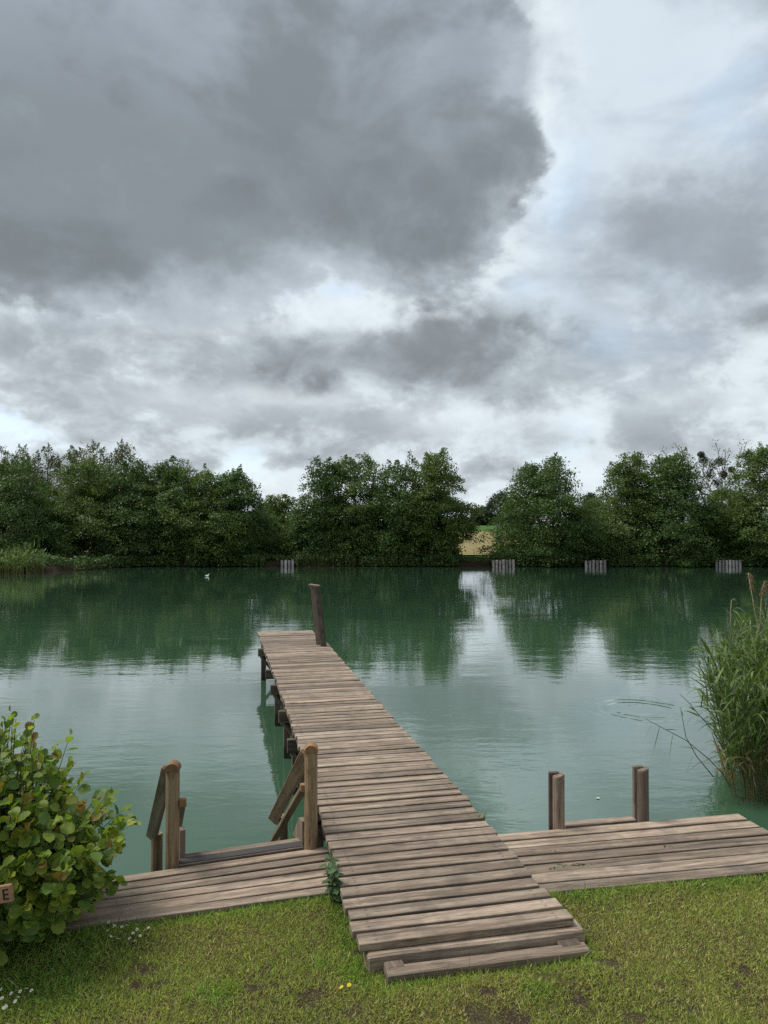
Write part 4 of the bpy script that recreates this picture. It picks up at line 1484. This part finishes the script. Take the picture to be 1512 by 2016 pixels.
def lawn():
    r = np.random.RandomState(91)
    n = 460000
    X = r.uniform(-3.4, 4.2, n)
    Y = r.uniform(2.9, 6.0, n)
    ok = (Y < near_shore(X) + 0.02) & ~inside(P_S, X, Y)
    dj = np.minimum(seg_dist(LEFT[-1], LEFT[-3], X, Y), seg_dist(RIGHT[-1], RIGHT[-3], X, Y))
    inj = inside(P_J, X, Y)
    ok &= ~(inj & (dj > 0.06))
    for P, e in ((P_L, (pl_near_l, pl_near_r)), (P_R, (pr_near_l, pr_near_r))):
        ok &= ~inside([(p[0], p[1]) for p in P], X, Y)
    # only where the camera or a step to its side could look
    ok &= np.abs(X) < 0.72 * Y + 0.5
    bare = np.zeros(n)
    nz = fbm(X * 9, Y * 9, 21)
    for p, s in BARE:
        d = np.hypot(X - p.x, (Y - p.y) * 1.3) / s + (nz - .5) * 1.1
        bare = np.maximum(bare, 1 - sstep(d, .6, 1.15))
    spots = sstep(fbm(X * 7, Y * 7, 31), .70, .78) * (Y < 4.2)
    ok &= r.rand(n) > np.maximum(bare * .97, spots * .8)
    X, Y, dj = X[ok], Y[ok], dj[ok]
    n = len(X)
    de = np.minimum(seg_dist(pl_near_l, pl_near_r, X, Y), seg_dist(pr_near_l, pr_near_r, X, Y))
    ds = seg_dist(sl, sr, X, Y)
    uncut_zone = sstep(-X, 1.35, 1.75) * sstep(Y, 3.45, 3.9)          # uncut grass round the bush
    gp = np.zeros(n)
    for p, s in GREENP:
        gp = np.maximum(gp, 1 - sstep(np.hypot(X - p.x, (Y - p.y) * 1.4) / s, .3, 1.1))
    ed = np.maximum.reduce([1 - sstep(de, .0, .16), 1 - sstep(dj, .0, .16), (1 - sstep(ds, .0, .13)) * .9])
    mow = 0.022 + 0.016 * fbm(X * 4, Y * 4, 41)
    H = mow * r.uniform(.6, 1.35, n) + ed * r.uniform(.0, .075, n) * r.rand(n) + uncut_zone * r.uniform(.02, .11, n) * r.rand(n) + gp * r.uniform(0, .035, n)
    B = np.stack([X, Y, ground_z(X, Y) - .004], 1)
    a = r.uniform(0, 6.28, n)
    lean = np.abs(r.normal(.85, .4, n))
    D = np.stack([np.cos(a) * lean, np.sin(a) * lean, np.ones(n)], 1)
    c1 = fbm(X * 2.1, Y * 2.1, 51)
    c2 = fbm(X * 11, Y * 11, 61)
    lush = np.clip(np.maximum.reduce([ed * 1.0, uncut_zone, gp * .9]) + (c1 - .5) * 1.1, 0, 1)
    dry = np.clip((.56 - c1) * 2.2 + (c2 - .5) * 1.3, 0, 1) * (1 - lush)
    cg = np.array([(.225, .245, .065), (.195, .23, .058), (.255, .265, .09), (.16, .205, .05)])[r.randint(4, size=n)]
    cl = np.array([(.13, .205, .04), (.10, .17, .034), (.16, .24, .05)])[r.randint(3, size=n)]
    cd = np.array([(.34, .29, .13), (.29, .25, .10), (.40, .35, .19)])[r.randint(3, size=n)]
    C = (cg * (1 - lush[:, None]) + cl * lush[:, None]) * 1.3
    isdry = r.rand(n) < (.13 + .55 * dry)
    C[isdry] = cd[isdry]
    C *= np.exp(.28 * r.normal(size=(n, 1)))
    C = np.clip(C, .005, 1)
    long = H > 0.045
    parts = []
    for sel, seg, w in ((~long, 1, .0046), (long, 3, .0042)):
        k = int(sel.sum())
        v, f, s = strips(B[sel], D[sel], H[sel], np.where(H[sel] > .05, r.uniform(.1, .6, k), .1), w * r.uniform(.7, 1.5, k), seg, r)
        parts.append((v, f, np.repeat(C[sel], (seg + 1) * 2, axis=0)))
    V, F, C = join(parts)
    tag(link('lawn_grass', npmesh('lawn_grass', V, F, col=C), L_GRASS), 'mown yellow green grass of the lawn around the jetty foot', 'grass', kind='stuff')
    # taller seeding stalks beside the jetty and the step
    k = 260
    src = np.where((dj < .14) | (uncut_zone > .5) | (ds < .1))[0]
    j = src[r.randint(len(src), size=k)]
    a = r.uniform(0, 6.28, k)
    D = np.stack([np.cos(a) * .3, np.sin(a) * .3, np.ones(k)], 1)
    v, f, s = strips(B[j], D, r.uniform(.08, .22, k), r.uniform(.05, .4, k), np.full(k, .0024), 4, r)
    tag(link('seeding_grass', npmesh('seeding_grass', v, f, col=percol(k, 10, np.concatenate([GREENS, STRAW]), r)), L_GRASS), 'thin tall grass stalks beside the jetty and the bush', 'grass', kind='stuff')


lawn()

# ---------------------------------------------------------------- alder bush on the left
def leaf_template(serr=0.0, nst=7):
    """rounded alder leaf, length 1 along y, folded a little along the midrib; 24 triangles"""
    V, UV, F = [], [], []
    ys = np.linspace(0, 1, nst)
    wid = np.interp(ys, [0, .12, .35, .6, .82, .95, 1], [.04, .27, .42, .46, .36, .18, .03])
    for i, (y, w) in enumerate(zip(ys, wid)):
        z = -0.26 * y * y + 0.02 * math.sin(9 * y)
        k = 1 + serr * (1 if i % 2 else -1)
        for sx in (-1, 0, 1):
            V.append((sx * w * k, y + (0.03 * abs(sx) if i % 2 else 0), z + 0.26 * w * abs(sx)))
            UV.append((0.5 + sx * w, y))
    for i in range(nst - 1):
        for j in range(2):
            a = i * 3 + j
            F.append((a, a + 1, a + 4, a + 3))
    return np.array(V), np.array(F), np.array(UV)


LV, LF, LUV = leaf_template(0.06, 9)


def basis(up, fwd):
    f = fwd / np.linalg.norm(fwd)
    n = up - f * (up @ f)
    n = n / (np.linalg.norm(n) + 1e-9)
    x = np.cross(f, n)
    return np.stack([x, f, n], 1)


def leafy_plant(root, leaves, mats, max_parts, cell):
    """leaves: (pos, rotation 3x3, size, material index), in the root's space. The ones that show largest become
    parts of their own sharing one mesh per material; the rest is one mesh per plant."""
    base = np.array(root.location)
    C = np.array([l[0] for l in leaves]) + base
    depth = C[:, 1]
    px = 756 + 1400 * C[:, 0] / depth
    py = 1040 - 1400 * (C[:, 2] - EYE) / depth
    best = {}
    for i in np.argsort(depth):
        if -10 < px[i] < 1522 and -10 < py[i] < 2026:
            best.setdefault((int(px[i] / cell), int(py[i] / cell)), []).append(i)
    order = []
    for lev in range(12):
        order += [v[lev] for v in best.values() if len(v) > lev]
    chosen = set(order[:max_parts])
    shared = []
    for m in mats:
        shared.append(npmesh('leaf', LV, LF, smooth=True, uv=LUV))
        shared[-1].materials.append(m)
    rest = {k: [] for k in range(len(mats))}
    for i, (p, Rm, sz, mi) in enumerate(leaves):
        if i in chosen:
            o = link('leaf', shared[mi], None, root)
            M = Matrix(Rm.tolist()).to_4x4() @ Matrix.Diagonal((sz, sz, sz, 1))
            M.translation = Vector(p)
            o.matrix_local = M
        else:
            rest[mi].append((LV * sz) @ Rm.T + p)
    V, F, UVs, mi_f = [], [], [], []
    off = 0
    for k, lst in rest.items():
        for v in lst:
            V.append(v); F.append(LF + off); UVs.append(LUV); mi_f.append(np.full(len(LF), k))
            off += len(v)
    if V:
        me = npmesh('foliage', np.concatenate(V), np.concatenate(F), smooth=True, uv=np.concatenate(UVs))
        for m in mats:
            me.materials.append(m)
        me.polygons.foreach_set('material_index', np.concatenate(mi_f).astype(np.int32))
        tag(link('foliage', me, None, root), kind='stuff')


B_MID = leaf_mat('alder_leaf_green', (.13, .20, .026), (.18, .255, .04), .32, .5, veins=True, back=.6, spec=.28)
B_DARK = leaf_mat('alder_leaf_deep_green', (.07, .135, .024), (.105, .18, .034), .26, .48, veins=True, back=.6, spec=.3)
B_YELL = leaf_mat('alder_leaf_yellow_green', (.17, .215, .025), (.22, .25, .035), .4, .4, veins=True, back=.5, spec=.4)
B_RED = leaf_mat('alder_leaf_young_bronze', (.17, .13, .035), (.20, .13, .045), .35, .42, veins=True, back=.4, spec=.4)


def bush():
    r = np.random.RandomState(101)
    bx, by = -2.36, 4.35
    root = tag(empty('alder_bush', (bx, by, LAWN)), 'leafy alder bush with round green leaves at the left end of the platform', 'bush')
    # outline of the bush as seen, as radii about a centre at z = 1.35
    cz = 0.66
    leaves, mb = [], MB()
    mats = [B_MID, B_DARK, B_YELL, B_RED]
    nsh = 620
    for k in range(nsh):
        # aim of each shoot: a point on a lumpy egg round the centre
        u = r.normal(size=3)
        u[1] -= 0.35
        u /= np.linalg.norm(u)
        lump = 1 + .10 * math.sin(3 * u[0] + 5 * u[2]) + .08 * math.sin(7 * u[2] + 2 * u[1])
        rx, ry, rz = 0.77, 0.62, (0.72 if u[2] > 0 else 0.62)
        if u[2] < 0:                                    # full down to the grass
            hs = 1 / max(.45, math.sqrt(1 - u[2] ** 2)) ** .8
            u = u * np.array([hs, hs, 1])
        inner = r.uniform(.72, 1.0) if k % 3 else r.uniform(.4, .75)
        tip = np.array([u[0] * rx, u[1] * ry, cz + u[2] * rz]) * np.array([lump * inner, lump * inner, 1])
        tip[2] = cz + (tip[2] - cz) * lump * inner
        # skyline slopes down to the right
        tip[2] -= 0.30 * max(0, tip[0] - .05) if tip[2] > cz else 0
        if tip[2] < 0.05:
            tip[2] = 0.05 + r.rand() * .1
        if tip[2] > cz + .3 and r.rand() < .3:
            tip = tip + np.array([0, 0, r.uniform(.03, .14)])
        foot = np.array([u[0] * .22, u[1] * .2, 0.0]) + r.normal(0, .05, 3) * np.array([1, 1, 0])
        midp = foot * .45 + tip * .55 + np.array([-u[0] * .04, -u[1] * .04, .06 + .1 * r.rand()])
        pts = [(1 - s) ** 2 * foot + 2 * s * (1 - s) * midp + s * s * tip for s in np.linspace(0, 1, 9)]
        mb.tube([Vector(p) for p in pts[3:] if True], [.0045 * (1 - .75 * i / 6) for i in range(len(pts) - 3)], 4, caps=False)
        d_end = (pts[-1] - pts[-2]) / np.linalg.norm(pts[-1] - pts[-2])
        nl = r.randint(8, 13)
        ang = r.uniform(0, 6.28)
        for q in range(nl):
            s = 1 - (q / nl) * .55
            i = min(int(s * 8), 7)
            p = pts[i] + (pts[i + 1] - pts[i]) * (s * 8 - i)
            d = pts[i + 1] - pts[i]
            d = d / np.linalg.norm(d)
            ang += 2.2 + r.normal(0, .3)
            e1 = np.cross(d, [.3, .2, 1.0]); e1 /= np.linalg.norm(e1) + 1e-9
            e2 = np.cross(d, e1)
            o = math.cos(ang) * e1 + math.sin(ang) * e2
            open_ = .35 if q < 2 else r.uniform(.8, 1.5)
            fwd = d * (1.0 if q < 2 else .55) + o * open_ + np.array([u[0] * .2, u[1] * .35 - .12, -.16 if q > 2 else .1])
            up = np.array([u[0] * .35, u[1] * .5 - .25, .75]) + r.normal(0, .38, 3)
            Rm = basis(up, fwd)
            size = (.045 + .018 * q) if q < 3 else r.uniform(.045, .085)
            if tip[2] > cz + .2:
                size *= .85
            x = r.rand()
            outer = np.linalg.norm(u * inner)
            if q < 2 and x < .1 and tip[2] > .5:
                mi = 3
            elif x > .92 - .1 * (q < 4):
                mi = 2
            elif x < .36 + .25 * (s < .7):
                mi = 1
            else:
                mi = 0
            st = p + (fwd / np.linalg.norm(fwd)) * .012
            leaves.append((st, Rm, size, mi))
    # a few main stems
    for k in range(9):
        a = r.uniform(0, 6.28)
        mb.tube([Vector((math.cos(a) * .1, math.sin(a) * .1, -.05)), Vector((math.cos(a) * .25, math.sin(a) * .2, .35)), Vector((math.cos(a) * .4, math.sin(a) * .3, .8))], [.016, .012, .006], 6)
    mb.build('branches', M_TWIG, root, smooth=True)
    leafy_plant(root, leaves, mats, 300, 16)


bush()

# ---------------------------------------------------------------- nettle beside the jetty
N_LEAF = leaf_mat('nettle_leaf', (.035, .08, .03), (.06, .115, .045), .25, .5, veins=True, back=.4)


def nettle():
    r = np.random.RandomState(111)
    b = on_z(662, 1792, LAWN)
    root = tag(empty('nettle_plant', b), 'leafy green nettle growing in the corner between left platform and jetty', 'plant')
    leaves = []
    for k in range(9):
        top = np.array([r.uniform(-.10, .05), r.uniform(-.04, .30), r.uniform(.10, .30)])
        foot = np.array([top[0] * .3, r.uniform(-.02, .12), 0])
        pts = [foot * (1 - s) + top * s + np.array([0, 0, .04 * math.sin(3 * s)]) for s in np.linspace(0, 1, 5)]
        MB().tube([Vector(p) for p in pts], [.004, .0035, .003, .0025, .0015], 5).build('stem', M_REED, root, smooth=True)
        for q in range(9):
            s = 1 - q / 11
            p = foot * (1 - s) + top * s + np.array([0, 0, .04 * math.sin(3 * s)])
            a = q * 1.57 + r.normal(0, .3)
            fwd = np.array([math.cos(a), math.sin(a), r.uniform(-.3, .3)])
            Rm = basis(np.array([0, -.25, 1.0]) + r.normal(0, .25, 3), fwd) @ np.diag([.62, 1, 1])
            leaves.append((p, Rm, r.uniform(.035, .065) * (.6 if q == 0 else 1), 0))
    leafy_plant(root, leaves, [N_LEAF], 90, 6)


nettle()

# ---------------------------------------------------------------- weeds in the boards
def tuft(name, label, px, py, z, n, h, seed, w=.004, cat='weed'):
    r = np.random.RandomState(seed)
    b = on_z(px, py, z)
    root = tag(empty(name, b), label, cat)
    a = r.uniform(0, 6.28, n)
    D = np.stack([np.cos(a) * .55, np.sin(a) * .4, np.ones(n)], 1)
    B = np.stack([r.normal(0, .02, n), r.normal(0, .008, n), np.full(n, -.03)], 1)
    v, f, s = strips(B, D, h * r.uniform(.5, 1.2, n) + .03, r.uniform(0, .5, n), np.full(n, w), 3, r)
    link('blades', npmesh('blades', v, f, col=percol(n, 8, GREENS, r)), L_GRASS, root)
    return root


tuft('grass_tuft', 'tuft of grass sprouting at the right edge of the jetty', 947, 1610, DECK, 34, .085, 121)


def creeping_weed(label, pts, seed):
    r = np.random.RandomState(seed)
    b = on_z(*pts[0], PZ)
    root = tag(empty('creeping_weed', b), label, 'weed', 'weeds in the gaps of the right platform')
    leaves = []
    for (x, y) in pts:
        c = np.array(on_z(x, y, PZ) - b)
        for k in range(7):
            a = r.uniform(0, 6.28)
            fwd = np.array([math.cos(a), math.sin(a) * .5, .5])
            leaves.append((c + np.array([r.normal(0, .035), r.normal(0, .006), -.012]), basis(np.array([0, -.3, 1.]) + r.normal(0, .3, 3), fwd), r.uniform(.016, .034), 0))
    leafy_plant(root, leaves, [N_LEAF], 200, 3)


creeping_weed('row of small weeds along the gap above the nearest boards of the right platform', [(1092, 1708), (1108, 1704), (1120, 1701), (1135, 1702), (1150, 1699), (1163, 1698)], 122)
creeping_weed('few tiny weeds in the gap close to the jetty, halfway across the right platform', [(1064, 1678), (1085, 1674)], 123)
creeping_weed('single small yellowish weed in the middle of the right platform', [(1324, 1669)], 124)

# ---------------------------------------------------------------- flowers in the lawn
M_PETAL = plain_mat('white_petals', (.78, .78, .76), .6, 60, .08)
M_DISC = plain_mat('yellow_flower_disc', (.65, .42, .03), .7, 200, .25)
M_YPETAL = plain_mat('yellow_petals', (.75, .55, .02), .6, 60, .15)


def flower_mesh(R0, n, mat1, mat2):
    V, F, mi = [], [], []
    for k in range(n):
        a = 2 * math.pi * k / n
        for (rr, da, z) in ((.25, 0, 0), (.75, -.2, .12), (1.0, 0, .1), (.75, .2, .12)):
            V.append((math.cos(a + da) * rr * R0, math.sin(a + da) * rr * R0, z * R0))
        F.append((4 * k, 4 * k + 1, 4 * k + 2, 4 * k + 3)); mi.append(0)
    b = len(V)
    for k in range(6):
        V.append((math.cos(k * 1.047) * R0 * .3, math.sin(k * 1.047) * R0 * .3, .06 * R0))
    V.append((0, 0, .22 * R0))
    for k in range(6):
        F.append((b + k, b + (k + 1) % 6, b + 6)); mi.append(1)
    me = pymesh('flower_head', V, F)
    me.materials.append(mat1); me.materials.append(mat2)
    me.polygons.foreach_set('material_index', mi)
    return me


def flower_patch(name, label, spots, seed, mesh, cat, group):
    r = np.random.RandomState(seed)
    c = on_z(*spots[0], LAWN)
    root = tag(empty(name, c), label, cat, group)
    for (x, y) in spots:
        p = on_z(x, y, LAWN + .05)
        g = float(ground_z(p.x, p.y))
        h = r.uniform(.035, .06)
        q = Vector((p.x, p.y, g)) - c
        hd = link('flower_head', mesh, None, root, loc=q + Vector((0, 0, h)), rot=(r.uniform(.2, .7), r.uniform(-.3, .3), r.uniform(0, 6)))
        MB().tube([q, q + Vector((0, 0, h))], .0012, 4).build('stem', M_REED, root)


D_MESH = flower_mesh(.0105, 9, M_PETAL, M_DISC)
rr = np.random.RandomState(131)
sp = [(212, 1842), (222, 1836), (214, 1820), (238, 1843), (250, 1826), (262, 1842), (276, 1846), (258, 1830), (225, 1830), (240, 1832), (246, 1844), (270, 1834), (232, 1855), (218, 1849), (284, 1838), (255, 1850), (292, 1830), (266, 1855)]
flower_patch('daisy_patch', 'patch of white daisies between the bush and the left platform', sp, 132, D_MESH, 'flowers', 'daisies in the lawn')
flower_patch('daisy_patch', 'white daisies in the lower left corner of the lawn', [(4, 1962), (12, 1978), (22, 1955), (30, 1968), (36, 1958), (8, 1982), (2, 1945), (40, 1952), (52, 1950), (18, 1968), (62, 1950)], 133, D_MESH, 'flowers', 'daisies in the lawn')
flower_patch('daisy_patch', 'few white daisies at the foot of the jetty step', [(1033, 1882), (1038, 1890), (1029, 1889), (1037, 1876), (1012, 1872), (1008, 1866)], 134, D_MESH, 'flowers', 'daisies in the lawn')
flower_patch('yellow_flower', 'pair of small yellow flowers in the grass left of the step', [(672, 1944), (687, 1941)], 135, flower_mesh(.013, 12, M_YPETAL, M_DISC), 'flower', None)

# ---------------------------------------------------------------- sign by the bush
sgp = on_y(24, 1757, 3.72)
sign = tag(empty('wooden_sign', (sgp.x - .34, 3.74, LAWN)), 'brown wooden sign with a black letter E in front of the bush', 'sign')
sd = Vector((.97, -.1, .20)).normalized()
sa, sb = sgp - sd * .62, sgp
o = timber('board', sa + Vector((0, -.01, 0)), sb + Vector((0, -.01, 0)), .088, .022, W_SIGN, sign, up=Vector((.1, -1, .12)), bev=.004)
Mo = o.matrix_local.copy()
E = MB()
# the letter stands a little proud of the board; local x along the board, y up it, z out of it
L2 = o.data.vertices and 0.31
for (x0, x1, y0, y1) in ((-.046, -.038, -.026, .026), (-.038, -.014, .019, .026), (-.038, -.017, -.0035, .0035), (-.038, -.014, -.026, -.019)):
    xs, xe = L2 + x0, L2 + x1
    V = [(xs, y0, .0), (xe, y0, .0), (xe, y1, .0), (xs, y1, .0), (xs, y0, .0018), (xe, y0, .0018), (xe, y1, .0018), (xs, y1, .0018)]
    E.add(V, [(4, 5, 6, 7), (0, 1, 5, 4), (1, 2, 6, 5), (2, 3, 7, 6), (3, 0, 4, 7)])
lt = E.build('lettering', M_BLACK, o)
MB().tube([(0, .03, -.2), (0, .03, .62)], .03, 10).build('post', W_POST, sign)

# ---------------------------------------------------------------- pale piling walls on the far bank
for k, (a, b, lab) in enumerate(((552, 580, 'short pale piling wall left of the dark rushes'), (968, 1014, 'pale piling wall below the golden field'),
                                 (1150, 1194, 'pale piling wall between the conical alder and its neighbour'), (1407, 1460, 'pale piling wall near the right photo edge'))):
    Y = 58.35
    xa, xb = (a - 756) / 1400 * Y, (b - 756) / 1400 * Y
    root = tag(empty('piling_wall', ((xa + xb) / 2, Y, 0)), lab, 'wall', 'piling walls along the far bank', 'thing')
    nb = max(4, round((xb - xa) / .29))
    for i in range(nb):
        x = xa + (i + .5) * (xb - xa) / nb
        h = .54 + random.uniform(-.04, .04)
        w = (xb - xa) / nb * .66
        timber('pile', (x, Y, -.6), (x, Y, h), w, .12, W_PILE, root, up=Vector((0, -1, 0)), bev=.01)
    timber('waling', (xa, Y + .125, .45), (xb, Y + .125, .45), .05, .16, W_DARK, root)
    # turf held up behind the wall
    mb = MB()
    nseg = 12
    V, F = [], []
    for i in range(nseg + 1):
        x = xa + (xb - xa) * i / nseg
        V += [(x, Y + .18, -.3), (x, Y + .18, .42 + random.uniform(-.03, .03)), (x, Y + 2.0, .50)]
    for i in range(nseg):
        F += [(3 * i, 3 * i + 3, 3 * i + 4, 3 * i + 1), (3 * i + 1, 3 * i + 4, 3 * i + 5, 3 * i + 2)]
    V = [(v[0] - root.location.x, v[1] - root.location.y, v[2]) for v in V]
    link('backfill', pymesh('backfill', V, F), ground.data.materials[0], root)

# ---------------------------------------------------------------- white bird on the water
def bird():
    c = on_z(408, 1135, 0)
    root = tag(empty('white_bird', c), 'small white water bird floating near the far left bank', 'bird')
    M_BIRD = plain_mat('white_feathers', (.75, .74, .72), .7, 12, .2)
    M_BEAK = plain_mat('orange_beak', (.5, .22, .05), .5, 20, .2)
    k = 1.0
    pts = [(-.26, 0, .13), (-.2, 0, .11), (-.1, 0, .08), (.02, 0, .075), (.12, 0, .10), (.17, 0, .17), (.175, 0, .24), (.19, 0, .285), (.22, 0, .295), (.245, 0, .29)]
    rad = [.01, .05, .095, .11, .085, .045, .038, .042, .036, .015]
    MB().tube([Vector(p) for p in pts], rad, 12).build('body', M_BIRD, root, smooth=True)
    MB().tube([(.24, 0, .29), (.29, 0, .28)], [.014, .004], 6).build('beak', M_BEAK, root)
    root.rotation_euler = (0, 0, .5)
    root.scale = (.55, .55, .55)


bird()

# ---------------------------------------------------------------- a pale leaf adrift
fl = on_z(1181, 1572, 0.006)
o = link('floating_leaf', npmesh('floating_leaf', LV * .05, LF, smooth=True, uv=LUV), plain_mat('dry_leaf', (.5, .46, .3), .7, 20, .3), None, loc=fl, rot=(0, 0, 1.1))
tag(o, 'tiny pale leaf floating between the two short posts', 'leaf')
